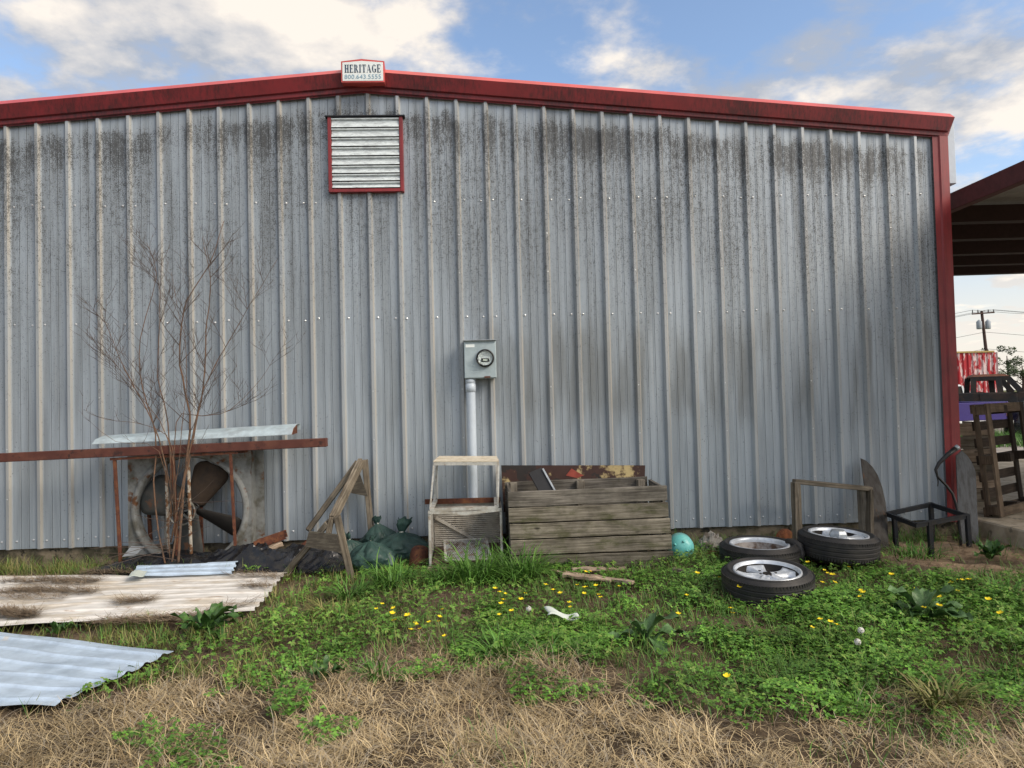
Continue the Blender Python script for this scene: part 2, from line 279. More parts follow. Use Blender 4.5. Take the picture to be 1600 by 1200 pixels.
# ---------------------------------------------------------------- mesh helpers
LOC = {}
class MB:
    def __init__(s): s.v = []; s.f = []; s.uv = []; s.mi = []; s.cur = 0
    def add(s, verts, faces, uvs=None):
        o = len(s.v); s.v += [tuple(v) for v in verts]
        for i, f in enumerate(faces):
            s.f.append(tuple(a+o for a in f)); s.uv.append(uvs[i] if uvs else None); s.mi.append(s.cur)
        return s
    def box(s, c, d, rot=None):
        hx, hy, hz = d[0]/2, d[1]/2, d[2]/2
        vs = [Vector((x*hx, y*hy, z*hz)) for x in (-1, 1) for y in (-1, 1) for z in (-1, 1)]
        if rot is not None: vs = [rot @ v for v in vs]
        c = Vector(c)
        return s.add([v+c for v in vs], [(0, 1, 3, 2), (4, 6, 7, 5), (0, 4, 5, 1), (2, 3, 7, 6), (0, 2, 6, 4), (1, 5, 7, 3)])
    def beam(s, p0, p1, w, h, up=(0, 0, 1), seg=1, jit=0., taper=1.):
        p0, p1 = Vector(p0), Vector(p1); d = p1-p0; L = d.length; d = d.normalized(); up = Vector(up)
        sd_ = d.cross(up)
        if sd_.length < 1e-4: sd_ = d.cross(Vector((0, 1, 0)))
        sd_.normalize(); up = sd_.cross(d)
        vs = []; o = random.random()*9
        for i in range(seg+1):
            t = i/seg; k = 1+(taper-1)*t; c = p0.lerp(p1, t)
            j = lambda: random.uniform(-jit, jit)
            for a, b in ((-1, -1), (1, -1), (1, 1), (-1, 1)):
                vs.append(c + sd_*(a*w/2*k+j()) + up*(b*h/2*k+j()))
        fs, us = [], []
        per = [0, w, w+h, 2*w+h, 2*w+2*h]
        for i in range(seg):
            a, b = i*4, i*4+4; l0, l1 = o+L*i/seg, o+L*(i+1)/seg
            for q in range(4):
                q2 = (q+1) % 4
                fs.append((a+q, a+q2, b+q2, b+q)); us.append([(l0, o+per[q]), (l0, o+per[q+1]), (l1, o+per[q+1]), (l1, o+per[q])])
        e = seg*4
        fs += [(3, 2, 1, 0), (e, e+1, e+2, e+3)]; us += [[(o, o), (o, o+w), (o+.03, o+w), (o+.03, o)]]*2
        return s.add(vs, fs, us)
    def tube(s, pts, rad, n=6, cap=True):
        pts = [Vector(p) for p in pts]; m = len(pts)
        if isinstance(rad, (int, float)): rad = [rad]*m
        vs = []; ref = None
        for i, p in enumerate(pts):
            d = (pts[min(i+1, m-1)]-pts[max(i-1, 0)]).normalized()
            if ref is None:
                ref = d.cross(Vector((0, 0, 1)))
                if ref.length < .1: ref = d.cross(Vector((1, 0, 0)))
            a = (ref - d*ref.dot(d)).normalized(); ref = a; b = d.cross(a)
            for q in range(n):
                an = 2*math.pi*q/n; vs.append(p + (a*math.cos(an)+b*math.sin(an))*rad[i])
        fs = [(i*n+q, i*n+(q+1) % n, (i+1)*n+(q+1) % n, (i+1)*n+q) for i in range(m-1) for q in range(n)]
        if cap: fs += [tuple(range(n-1, -1, -1)), tuple((m-1)*n+q for q in range(n))]
        return s.add(vs, fs)
    def lathe(s, prof, n=32, M=None, closed=False):
        M = M or Matrix.Identity(4); m = len(prof); vs = []
        for r, z in prof:
            for q in range(n):
                a = 2*math.pi*q/n; vs.append(M @ Vector((r*math.cos(a), r*math.sin(a), z)))
        fs = [(i*n+q, i*n+(q+1) % n, ((i+1) % m)*n+(q+1) % n, ((i+1) % m)*n+q) for i in range(m if closed else m-1) for q in range(n)]
        return s.add(vs, fs)
    def prism(s, poly, M, th):          # polygon in M's xy plane, thickness th along its z
        n = len(poly); vs = [M @ Vector((x, y, 0)) for x, y in poly]+[M @ Vector((x, y, th)) for x, y in poly]
        return s.add(vs, [tuple(range(n-1, -1, -1)), tuple(range(n, 2*n))]+[(i, (i+1) % n, n+(i+1) % n, n+i) for i in range(n)])
    def grid(s, fn, nu, nv, wrap=False):
        vs = [fn(i/nu, j/nv) for j in range(nv+1) for i in range(nu if wrap else nu+1)]
        c = nu if wrap else nu+1
        return s.add(vs, [(j*c+i, j*c+(i+1) % c, (j+1)*c+(i+1) % c, (j+1)*c+i) for j in range(nv) for i in range(nu)])
    def build(s, name, m, parent=None, smooth=False, bevel=0, solid=0, origin=None):
        off = LOC[parent.name] if parent else (Vector(origin) if origin is not None else Vector((0, 0, 0)))
        me = bpy.data.meshes.new(name); me.from_pydata([(v[0]-off[0], v[1]-off[1], v[2]-off[2]) for v in s.v], [], s.f)
        if any(u is not None for u in s.uv):
            ul = me.uv_layers.new(name='UVMap'); i = 0
            for f, u in zip(s.f, s.uv):
                for q in range(len(f)):
                    if u is not None: ul.data[i].uv = u[q]
                    i += 1
        for mm in (m if isinstance(m, (list, tuple)) else [m]): me.materials.append(mm)
        if isinstance(m, (list, tuple)): me.polygons.foreach_set('material_index', s.mi)
        if smooth: me.polygons.foreach_set('use_smooth', [True]*len(me.polygons))
        me.update(); o = bpy.data.objects.new(name, me); col.objects.link(o)
        LOC[o.name] = Vector(off)
        if parent: o.parent = parent
        elif origin is not None: o.location = off
        if solid:
            q = o.modifiers.new('solid', 'SOLIDIFY'); q.thickness = solid; q.offset = 0
        if bevel:
            q = o.modifiers.new('bevel', 'BEVEL'); q.width = bevel; q.segments = 1; q.limit_method = 'ANGLE'
        return o
def tag(o, label, cat=None, group=None, kind=None):
    o['label'] = label
    if cat: o['category'] = cat
    if group: o['group'] = group
    if kind: o['kind'] = kind
    return o
def thing(name, loc, label, cat, group=None):
    o = bpy.data.objects.new(name, None); col.objects.link(o); o.location = loc; o.empty_display_size = .1
    LOC[o.name] = Vector(loc); return tag(o, label, cat, group)
def frame(o, x, y):                    # matrix with origin o, x axis x, y axis about y
    x = Vector(x).normalized(); y = Vector(y); z = x.cross(y).normalized(); y = z.cross(x); o = Vector(o)
    return Matrix(((x.x, y.x, z.x, o.x), (x.y, y.y, z.y, o.y), (x.z, y.z, z.z, o.z), (0, 0, 0, 1)))
def np_mesh(name, V, F, m, smooth=False):       # V (n,3), F (k,3 or 4)
    me = bpy.data.meshes.new(name); n = F.shape[1]
    me.vertices.add(len(V)); me.vertices.foreach_set('co', np.ascontiguousarray(V, np.float32).ravel())
    me.loops.add(F.size); me.loops.foreach_set('vertex_index', np.ascontiguousarray(F, np.int32).ravel())
    me.polygons.add(len(F)); me.polygons.foreach_set('loop_start', np.arange(len(F), dtype=np.int32)*n)
    me.polygons.foreach_set('loop_total', np.full(len(F), n, np.int32))
    if smooth: me.polygons.foreach_set('use_smooth', np.ones(len(F), bool))
    me.materials.append(m); me.update(calc_edges=True)
    o = bpy.data.objects.new(name, me); col.objects.link(o); LOC[o.name] = Vector((0, 0, 0)); return o

# ================================================================ ground
def axis(a, b, step, far): 
    mid = np.arange(a, b+1e-6, step); ex = np.array([.3, .8, 2, 5, 12, 30, 80, 200, far])
    return np.concatenate([(a-ex)[::-1], mid, b+ex])
gx = axis(-2.5, 13, .06, 900); gy = axis(-5.5, .2, .06, 900)
XX, YY = np.meshgrid(gx, gy); ZZ = ground_z(XX, YY)
nx, ny = len(gx), len(gy); ii, jj = np.meshgrid(np.arange(nx-1), np.arange(ny-1)); a = (jj*nx+ii).ravel()
m_gr, t_, b_ = nodes('yard soil'); k = NT(t_); ps = k.n('ShaderNodeNewGeometry').outputs['Position']
sp = k.n('ShaderNodeSeparateXYZ'); k.l(ps, sp.inputs[0])
soil = k.mix(k.ramp(k.noise(ps, 3, 6, .65), .4, .62), (.085, .062, .04), (.15, .112, .075))
soil = k.mix(k.ramp(k.noise(ps, 40, 5, .7), .5, .66), soil, (.045, .035, .026))
sandy = k.math('MULTIPLY', k.ramp(sp.outputs[0], 8.3, 8.9), k.ramp(k.noise(ps, 2.2, 5, .6), .36, .52))
soil = k.mix(sandy, soil, k.mix(k.ramp(k.noise(ps, 14, 6, .7), .45, .62), (.36, .26, .17), (.20, .135, .085)))
soil = k.mix(k.ramp(sp.outputs[1], 1, 6), soil, k.mix(k.ramp(k.noise(ps, .4, 6, .7), .4, .6), (.10, .13, .04), (.13, .12, .06)))
k.l(soil, b_.inputs['Base Color']); b_.inputs['Roughness'].default_value = .95; b_.inputs['Specular IOR Level'].default_value = .15
k.bump(k.noise(ps, 55, 6, .7), .9, .012, b_)
g = np_mesh('ground', np.stack([XX.ravel(), YY.ravel(), ZZ.ravel()], 1), np.stack([a, a+1, a+nx+1, a+nx], 1), m_gr, True)
tag(g, 'bare brown yard soil under the weeds and straw', kind='structure')
m_gravel = mat('pale gravel', (.30, .27, .24), (.22, .20, .18), 2, rough=.95, bump=.6, bscale=30, c3=(.16, .15, .14), s3=6)
b = MB(); b.grid(lambda u, v: (10.2+u*60, 5+v*19+2*math.sin(u*9), GZ+.004), 20, 6)
tag(b.build('gravel_lot', m_gravel), 'pale gravel lot beyond the building corner', kind='structure')
b = MB(); b.box((29.95, 2.0, -.12), (40.0, 9.0, .24))
slab = b.build('concrete_slab', m_slab, bevel=.015); 
# slab from x 9.95 on, y -2.5 .. 6.5
tag(slab, 'pale concrete apron slab under the canopy', kind='structure')

# ================================================================ metal building
P = .3048; XR = 9.80; RX = 3.64; XL = 2*RX-XR
def roofz(x): return 4.83-abs(x-RX)*.0865           # top of the roof edge
bld = thing('metal_building', (RX, 0, GZ), 'grey ribbed metal building with red trim and mildewed gable wall', 'building')
prof = [(-.026, 0), (0, -.035), (.028, -.035), (.048, 0), (.104, 0), (.116, -.0025), (.124, -.0025), (.1245, .007), (.1285, .007), (.129, 0), (.182, 0), (.194, -.0025), (.202, -.0025), (.2025, .007), (.2065, .007), (.207, 0)]
kmin = math.floor(XL/P)
pts = []
for kk_ in range(kmin, 33):
    for dx, dy in prof:
        x = kk_*P+dx
        if XL+.02 < x < XR-.03: pts.append((kk_, x, dy))
panels = {}
for kk_, x, dy in pts: panels.setdefault((kk_-kmin+1)//3, []).append((x, dy))
keys = sorted(panels)
for n_, key in enumerate(keys):
    pr = list(panels[key])
    if n_+1 < len(keys): pr.append(panels[keys[n_+1]][0])
    else: pr.append((XR-.02, 0))
    b = MB(); zs = (0, .8, 1.6, 2.4, 3.2)
    oy = random.uniform(-.0015, .0015)
    def fn(u, v, pr=pr, oy=oy):
        x, dy = pr[round(u*(len(pr)-1))]; zt = roofz(x)-.16
        return (x, dy+oy+math.sin(v*9+x*5)*.001, v*zt)
    b.grid(fn, len(pr)-1, 5); o = b.build('wall_panel', m_wall, bld)
b = MB()
for kk_ in range(kmin+1, 32):
    for zr, offs in ((.085, (.075, .245)), (2.253, (.068,)), (3.466, (.068,)), (2.253, (.25,)), (3.466, (.25,))):
        for of in offs:
            if zr > 1 and of == .25 and kk_ % 3: continue
            x = kk_*P+of+random.uniform(-.008, .008); z = zr+random.uniform(-.012, .012)
            if x > XR-.15 or (zr > 3 and 3.2 < x < 4.1): continue
            b.lathe([(.0001, -.012), (.006, -.010), (.0075, -.003), (.011, -.001), (.011, .001)], 6, Matrix.Translation((x, 0, z)) @ Matrix.Rotation(R(-90), 4, 'X'))
    if kk_ % 3 == 0:
        for z in (.5, 1.0, 1.5, 2.7, 3.1): b.lathe([(.0001, -.008), (.006, -.006), (.008, 0)], 6, Matrix.Translation((kk_*P+.012, -.032, z)) @ Matrix.Rotation(R(-90), 4, 'X'))
o = b.build('panel_screws', mat('bright screw heads', (.6, .62, .63), var=0, rough=.3, metal=.6), bld); o['kind'] = 'stuff'
# foundation, other walls, roof
b = MB(); b.box((RX, 6.04, -.20), (XR-XL-.02, 12.0, .398)); b.build('foundation', m_conc, bld)
b = MB(); b.grid(lambda u, v: (XR-.03 + .012*(round(u*80) % 2), .03+u*11.9, v*4.2), 80, 1); b.build('side_wall', m_galv, bld)
b = MB(); b.grid(lambda u, v: (XL+.03, .03+u*11.9, v*4.2), 4, 1); b.build('side_wall', m_galv, bld)
b = MB(); b.add([(XL, 12, 0), (XR, 12, 0), (XR, 12, roofz(XR)-.1), (RX, 12, roofz(RX)-.1), (XL, 12, roofz(XL)-.1)], [(0, 1, 2, 3, 4)]); b.build('rear_wall', m_galv, bld)
for sx in (-1, 1):
    b = MB()
    xe = RX+sx*(XR-RX+.04)
    b.grid(lambda u, v: (RX+(xe-RX)*u, -.02+v*12.1, roofz(RX+(xe-RX)*u)-.012+.012*(round(v*120) % 2)), 1, 120); b.build('roof', m_galv, bld, solid=.004)
# rake trim: one length each side of the ridge
RP = [(.02, .010), (-.030, .010), (-.050, .004), (-.122, -.062), (-.082, -.190), (-.058, -.198), (-.054, -.235), (-.034, -.243), (-.034, -.252)]
for sx in (-1, 1):
    b = MB(); xe = RX+sx*(XR-RX+.04); xs = RX; n = len(RP)
    vs = [(x - (sx*.05 if (x == xe and i > 3) else 0), y, roofz(x)+.012+z) for x in (xs, xe) for i, (y, z) in enumerate(RP)]
    for i in range(n-1):
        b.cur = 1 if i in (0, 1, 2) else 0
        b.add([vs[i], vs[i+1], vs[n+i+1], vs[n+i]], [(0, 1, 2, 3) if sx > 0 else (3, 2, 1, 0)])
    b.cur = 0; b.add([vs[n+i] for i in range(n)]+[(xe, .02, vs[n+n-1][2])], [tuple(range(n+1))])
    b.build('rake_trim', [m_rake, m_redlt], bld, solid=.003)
b = MB()   # corner trim with a centre fold
for (x0, y0), (x1, y1) in (((XR-.155, -.036), (XR-.10, -.040)), ((XR-.10, -.040), (XR-.085, -.052)), ((XR-.085, -.052), (XR+.005, -.052)), ((XR+.005, -.052), (XR+.005, .09))):
    b.add([(x0, y0, -.02), (x1, y1, -.02), (x1, y1, roofz(x1)-.2), (x0, y0, roofz(x0)-.2)], [(0, 1, 2, 3)])
b.build('corner_trim', m_red, bld, solid=.003)
b = MB(); b.box((XR+.10, .10, 3.92), (.115, .10, .66)); b.build('downspout', m_pvc, bld, bevel=.008)
# louvre vent
vx0, vx1, vz0, vz1 = 3.262, 4.030, 3.553, 4.335
b = MB(); fw = .036
for c, d in (((vx0+fw/2, -.025, (vz0+vz1)/2), (fw, .075, vz1-vz0)), ((vx1-fw/2, -.025, (vz0+vz1)/2), (fw, .075, vz1-vz0)), (((vx0+vx1)/2, -.025, vz0+fw/2), (vx1-vx0-2*fw, .073, fw))): b.box(c, d)
vent = b.build('louvre_vent', m_red, bld, bevel=.003)
b = MB(); b.box(((vx0+vx1)/2, -.032, vz1+.004), (vx1-vx0+.05, .085, .012)); b.build('head_flashing', m_iron, vent)
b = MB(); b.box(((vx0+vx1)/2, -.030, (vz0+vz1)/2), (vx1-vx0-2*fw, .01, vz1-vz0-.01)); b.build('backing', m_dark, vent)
edges = [0, .115, .222, .325, .430, .533, .625, .712, .79]; hh = vz1-vz0-fw-.01
zt = vz1-.008
for i in range(8):
    za = zt-edges[i]/.79*hh; zb = zt-edges[i+1]/.79*hh+.004; x0, x1 = vx0+fw+.003, vx1-fw-.003
    b = MB(); h_ = za-zb
    pr = [(-.038, za), (-.060, za-.007), (-.060, za-.018), (-.042, za-.024), (-.046, za-h_*.6), (-.058, zb+.016), (-.068, zb)]
    b.grid(lambda u, v, pr=pr: (x0+(x1-x0)*u, *pr[round(v*6)]), 1, 6); b.build('slat', m_white, vent, solid=.002)
# ridge sign
sx0, sx1, sz0, sz1 = 3.448, 3.858, 4.655, 4.845
b = MB(); o_ = .014
out = [(sx0-o_, sz0-o_), (sx1+o_, sz0-o_), (sx1+o_, sz1+.012), (RX, sz1+.036), (sx0-o_, sz1+.012)]
n = 5; back = [(x+(RX-x)*.06, .02, z) for x, z in out]; fr = [(x, -.170, z) for x, z in out]
b.add(fr+back, [(i, (i+1) % n, n+(i+1) % n, n+i) for i in range(n)]+[tuple(range(n))])
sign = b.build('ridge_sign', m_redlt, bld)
b = MB(); b.prism([(sx0, sz0), (sx1, sz0), (sx1, sz1-.002), (RX, sz1+.014), (sx0, sz1-.002)], frame((0, -.170, 0), (1, 0, 0), (0, 0, 1)), .004); b.build('sign_face', m_sign, sign)
# serif capitals drawn as strokes: thick stems, hairline bars, slab serifs
def capital(ch):
    T, h, q = .26, .06, []
    rect = lambda x0, y0, x1, y1: q.append([(x0, y0), (x1, y0), (x1, y1), (x0, y1)])
    def stem(x, t=T, y0=0, y1=1): rect(x, y0, x+t, y1); rect(x-.1, y0, x+t+.1, y0+h); rect(x-.1, y1-h, x+t+.1, y1)
    def arc(cx, cy, rx, ry, a0, a1, t0, t1, n=10):
        for i in range(n):
            A, B = R(a0+(a1-a0)*i/n), R(a0+(a1-a0)*(i+1)/n)
            th = lambda a: t0+(t1-t0)*abs(math.cos(a))
            q.append([(cx+rx*math.cos(A), cy+ry*math.sin(A)), (cx+rx*math.cos(B), cy+ry*math.sin(B)), (cx+(rx-th(B))*math.cos(B), cy+(ry-th(B)*.6)*math.sin(B)), (cx+(rx-th(A))*math.cos(A), cy+(ry-th(A)*.6)*math.sin(A))])
    if ch == 'H': stem(.1); stem(.64); rect(.36, .46, .64, .54); w = 1.0
    elif ch == 'E': stem(.1); rect(.36, 0, .82, .07); rect(.36, .93, .8, 1); rect(.36, .47, .64, .53); rect(.75, 0, .82, .26); rect(.73, .76, .8, 1); rect(.6, .38, .65, .62); w = .88
    elif ch == 'R': stem(.1); arc(.42, .74, .38, .26, -90, 90, .07, .26); q.append([(.42, .48), (.66, .48), (1.0, 0), (.72, 0)]); rect(.36, .94, .45, 1); w = 1.0
    elif ch == 'I': stem(.12); w = .5
    elif ch == 'T': stem(.36); rect(.02, .93, .96, 1); rect(.02, .7, .09, 1); rect(.89, .7, .96, 1); w = .98
    elif ch == 'A': q.append([(.40, 1), (.56, 1), (.98, 0), (.70, 0)]); q.append([(.40, 1), (.46, 1), (.14, 0), (.08, 0)]); rect(.22, .30, .74, .36); rect(0, 0, .24, h); rect(.6, 0, 1.06, h); w = 1.06
    elif ch == 'G': arc(.5, .5, .48, .5, 40, 320, .07, .27, 16); rect(.66, 0.05, .92, .44); rect(.56, .40, 1.0, .46); w = 1.0
    return q, w
b = MB(); xw = sx0+.022; lets = [capital(c) for c in 'HERITAGE']; tot = sum(w for _, w in lets)+.13*7
sc_ = (sx1-sx0-.044)/tot; lh = .082; zb = sz0+.083
for q, w in lets:
    for poly in q: b.add([(xw+x*sc_, -.1765, zb+y*lh) for x, y in poly], [tuple(range(len(poly)))])
    xw += (w+.13)*sc_
b.build('lettering', m_navy, sign)
tx = bpy.data.curves.new('number', 'FONT'); tx.body = '800.643.5555'; tx.size = 1; tx.resolution_u = 2
to = bpy.data.objects.new('number', tx); col.objects.link(to); bpy.context.view_layer.update()
me = bpy.data.meshes.new_from_object(to.evaluated_get(bpy.context.evaluated_depsgraph_get())); bpy.data.objects.remove(to)
co = np.array([v.co[:] for v in me.vertices]); mn, mx = co.min(0), co.max(0)
b = MB(); b.add([(sx0+.020+(c[0]-mn[0])/(mx[0]-mn[0])*(sx1-sx0-.040), -.1765, sz0+.018+(c[1]-mn[1])/(mx[1]-mn[1])*.046) for c in co], [tuple(p.vertices) for p in me.polygons])
b.build('lettering', m_blueink, sign)

# ================================================================ canopy
CX = 9.965
can = thing('canopy', (12.5, 2, 0), 'dark maroon steel canopy over the concrete slab', 'canopy')
def cz(x): return 3.50 + (x-CX)*.012
b = MB(); b.beam((CX+.05, -3.6, 3.43), (CX+.05, 4.6, 3.43), .10, .19); b.build('eave_beam', m_purlin, can, bevel=.006)
for y in (-2.5, -.95, .62, 1.55, 2.55, 3.45, 4.35):
    b = MB(); b.beam((CX+.11, y, cz(CX)-.10), (CX+9, y, cz(CX+9)-.10), .07, .19)
    b.beam((CX+.11, y+.065, cz(CX)-.19), (CX+9, y+.065, cz(CX+9)-.19), .06, .012); b.build('purlin', m_purldark, can)
b = MB(); b.grid(lambda u, v: (CX+.06+9.0*u, -3.60+8.2*v, cz(CX+9*u)+.03+.02*(round(v*84) % 4 < 1)), 2, 84); b.build('roof_deck', m_deck, can)
b = MB(); b.beam((CX+9.04, -3.6, 3.50), (CX+9.04, 4.6, 3.50), .10, .2); b.build('eave_beam', m_purlin, can)
for x, y in ((CX+9.04, -3.4), (CX+9.04, 4.4), (CX+.05, -3.4), (CX+9.04, .5)):
    b = MB(); b.beam((x, y, 0 if y > -2.5 else GZ-.1), (x, y, 3.335 if x < 12 else 3.40), .12, .12, (1, 0, 0)); b.build('post', m_purlin, can, bevel=.006)

# ================================================================ electricity meter and conduit
mt = thing('meter_box', (4.75, -.09, 1.6), 'pale grey electricity meter box with round glass meter on wall', 'meter')
mx0, mx1, mz0, mz1 = 4.612, 4.938, 1.602, 1.985
b = MB(); b.box(((mx0+mx1)/2, -.098, (mz0+mz1)/2), (mx1-mx0, .130, mz1-mz0)); b.build('body', m_meter, mt, bevel=.006)
b = MB(); b.box(((mx0+mx1)/2, -.1655, (mz0+mz1)/2-.01), (mx1-mx0-.012, .005, mz1-mz0-.035)); b.build('cover', m_meter, mt, bevel=.002)
b = MB(); b.box(((mx0+mx1)/2, -.11, mz1+.003), (mx1-mx0+.012, .165, .006)); b.build('rain_hood', m_galv, mt)
b = MB(); b.box((mx0+.064, -.1690, mz1-.052), (.09, .0015, .030)); b.build('sticker', m_sign, mt)
b = MB(); b.box(((mx0+mx1)/2+.07, -.168, mz0+.012), (.06, .02, .016)); b.build('latch', m_rust, mt)
MC = Matrix.Translation((4.826, -.168, 1.805)) @ Matrix.Rotation(R(90), 4, 'X')
b = MB(); b.lathe([(.070, 0), (.090, 0), (.092, .012), (.088, .034), (.076, .036), (.074, .012), (.0, .012)], 40, MC); ring = b.build('meter_ring', m_black, mt, True)
b = MB(); b.lathe([(.0001, .016), (.072, .016)], 40, MC); b.build('dial', mat('dial face', (.55, .60, .60), var=.05), ring)
b = MB(); b.box((4.826, -.1865, 1.785), (.075, .002, .034)); b.build('display_panel', m_black, ring)
b = MB(); b.box((4.826, -.1885, 1.785), (.046, .002, .018)); b.build('display', mat('display grey', (.42, .47, .42), var=0), ring)
b = MB(); 
for i in range(5): b.box((4.800+i*.013, -.1863, 1.832), (.007, .001, .003))
b.box((4.826, -.1863, 1.846), (.04, .001, .004)); b.build('dial_print', m_navy, ring)
b = MB(); b.lathe([(.074, .03), (.072, .060), (.064, .074), (.04, .080), (.0001, .081)], 40, MC); b.build('glass_dome', m_glass, ring, True)
b = MB(); b.lathe([(.0465, GZ-.05), (.0465, 1.6)], 24, Matrix.Translation((4.672, -.10, 0)))
cond = b.build('conduit', m_pvc, None, True, origin=(4.672, -.10, GZ)); tag(cond, 'grey plastic conduit running down from the meter box', 'conduit')
b = MB(); b.lathe([(.0465, 1.468), (.053, 1.470), (.053, 1.545), (.050, 1.547), (.050, 1.56), (.053, 1.562), (.053, 1.598), (.04, 1.600)], 24, Matrix.Translation((4.672, -.10, 0))); b.build('coupling', m_pvc, cond, True)

# ================================================================ left: rack, beam, trim, fan, shrub
rk = thing('steel_rack', (1.8, -.3, GZ), 'rusty thin steel rack standing around the big fan', 'rack')
YF, YB = -.50, -.14
def post(px0, py0, px1, py1, Y, w):
    a, c = W(px0, py0, Y), W(px1, py1, Y); t = (GZ-.05-a.z)/(c.z-a.z); c = a.lerp(c, t)
    b = MB(); b.beam(a, c, w, w, (0, 1, 0)); b.build('post', m_rust, rk, bevel=.002); return a
fr_ = [post(179, 716, 188, 870, YF, .026), post(270, 712, 277, 862, YF, .028), post(360, 706, 368, 862, YF, .024)]
bk = [post(206, 716, 214, 862, YB-.06, .046), post(231, 760, 235, 842, YB, .03), post(313, 760, 315, 848, YB, .03), post(393, 700, 400, 850, YB, .034)]
b = MB(); b.beam(W(173, 717.5, YF), W(372, 707, YF), .03, .022); b.build('rail', m_rust, rk)
b = MB(); b.beam(W(200, 716, YB), W(402, 704, YB), .03, .022); b.build('rail', m_rust, rk)
for p, q in ((W(176, 717, YF), W(203, 716, YB)), (W(368, 707, YF), W(398, 704, YB))):
    b = MB(); b.beam(p, q, .025, .02); b.build('cross_rail', m_rust, rk)
pa, pb = W(-60, 718, YF), W(511, 691, YF)
b = MB(); b.beam(pa, pb, .075, .082, seg=8, jit=.0008); tag(b.build('steel_beam', m_rustb, None, bevel=.005), 'long rust brown steel beam lying across the thin rack', 'beam')
a, c = W(158, 692, -.34), W(463, 677, -.34)
b = MB(); d = (c-a).normalized(); n_ = 1
sec = [(-.16, .0), (-.16, -.006), (-.10, .052), (.03, .088), (.16, .09), (.16, .03)]
for i in range(len(sec)-1):
    (y0, z0), (y1, z1) = sec[i], sec[i+1]; k0 = .75
    b.add([a+Vector((0, y0, z0*k0)), c+Vector((0, y0, z0)), c+Vector((0, y1, z1)), a+Vector((0, y1, z1*k0))], [(0, 1, 2, 3)])
tr = b.build('sheet_metal_trim', m_trimblue, None, solid=.002); tag(tr, 'pale blue folded sheet metal trim on top of the rusty rack', 'metal trim')
b = MB(); b.add([c+Vector((.001, y, z)) for y, z in ((-.16, -.006), (-.10, .052), (.03, .088), (.03, .0))], [(0, 1, 2, 3)]); b.build('end_flap', m_rust, tr, solid=.002)

FC = W(297, 797, -.30)
fan = thing('industrial_fan', (FC.x, -.28, GZ), 'big square industrial fan with dark blades and belt pulley', 'fan')
hw, rr, n = .585, .515, 64
b = MB()
sq = []
for i in range(n):
    a_ = 2*math.pi*i/n; c_, s_ = math.cos(a_), math.sin(a_); m_ = hw/max(abs(c_), abs(s_)); sq.append((c_*m_, s_*m_))
vs = [(FC.x+x, -.30, FC.z+y) for x, y in sq]+[(FC.x+rr*1.03*math.cos(2*math.pi*i/n), -.30, FC.z+rr*1.03*math.sin(2*math.pi*i/n)) for i in range(n)]
b.add(vs, [(i, (i+1) % n, n+(i+1) % n, n+i) for i in range(n)])
for sx, sz, dx, dz in ((-1, 0, .004, 2*hw), (1, 0, .004, 2*hw), (0, 1, 2*hw, .004), (0, -1, 2*hw, .004)):
    b.box((FC.x+sx*(hw+.003), -.225, FC.z+sz*(hw+.003)), (dx, .15, dz))
b.box((FC.x+hw+.045, -.17, FC.z), (.085, .006, 2*hw)); b.build('panel', m_fan, fan, solid=.003)
FM = Matrix.Translation((FC.x, -.30, FC.z)) @ Matrix.Rotation(R(90), 4, 'X')
b = MB(); b.lathe([(rr+.055, .0), (rr+.04, .022), (rr+.012, .03), (rr-.005, .012), (rr-.008, -.03), (rr-.006, -.09)], 64, FM); b.build('orifice_ring', m_fan, fan, True)
def fblade(ang, m, chord=.30, twist=33, L=.49):
    b = MB()
    def fn(u, v):
        r = .05+u*(L-.05); ch = chord*(.42+.75*u-.10*u*u)*(1 if u < .72 else math.sqrt(max(.02, 1-((u-.72)/.28)**2*.8)))
        t = (v-.5)*ch; tw = R(twist*(1.25-.5*u)); camber = .03*(1-(2*v-1)**2)
        x, y, z = r, t*math.cos(tw), t*math.sin(tw)+camber
        return Vector((x*math.cos(ang)-y*math.sin(ang), x*math.sin(ang)+y*math.cos(ang), z-.06))
    b.grid(fn, 14, 8); b.v = [tuple(FM @ Vector(v)) for v in b.v]; b.build('blade', m, fan, True, solid=.003)
fblade(R(157), m_blade, .44, 14); fblade(R(62), m_bladebr, .36, 20); fblade(R(-24), m_dark, .27, 34, .54); fblade(R(262), m_blade, .38, 16)
PC = FM @ Matrix.Translation((-.06, -.005, .055))
b = MB(); b.lathe([(.118, -.012), (.135, -.014), (.135, .014), (.118, .012)], 36, PC, True)
pul = b.build('pulley', m_fan, fan, True)
for i in range(6):
    a_ = R(60*i+12); b = MB(); b.beam(PC @ Vector((0, 0, 0)), PC @ Vector((.122*math.cos(a_), .122*math.sin(a_), 0)), .016, .012, (0, 1, 0)); b.build('spoke', m_fan, pul)
b = MB(); b.lathe([(.0001, .03), (.03, .03), (.034, -.03), (.034, -.11)], 20, PC); b.build('hub', m_iron, fan, True)
for px, w_ in ((260, .028), (295, .034)):
    b = MB(); x = W(px, 790, -.40).x; b.tube([(x, -.395, FC.z+hw-.02), (x+.004, -.40, FC.z+.2), (x+.012, -.40, FC.z-.25), (x+.02, -.395, FC.z-hw+.02)], w_/2, 8); b.build('strut', m_pipe, fan, True)
b = MB(); x = W(298, 840, -.20).x; b.box((x, -.20, FC.z-.38), (.05, .05, .36)); b.build('motor_mount', m_rust, fan)
b = MB(); b.tube([PC @ Vector((.1*math.cos(t)+.085, .09*math.sin(t), .01*math.sin(3*t))) for t in np.linspace(.4, 5.6, 22)], .006, 6); b.build('drive_belt', m_black, fan, True)

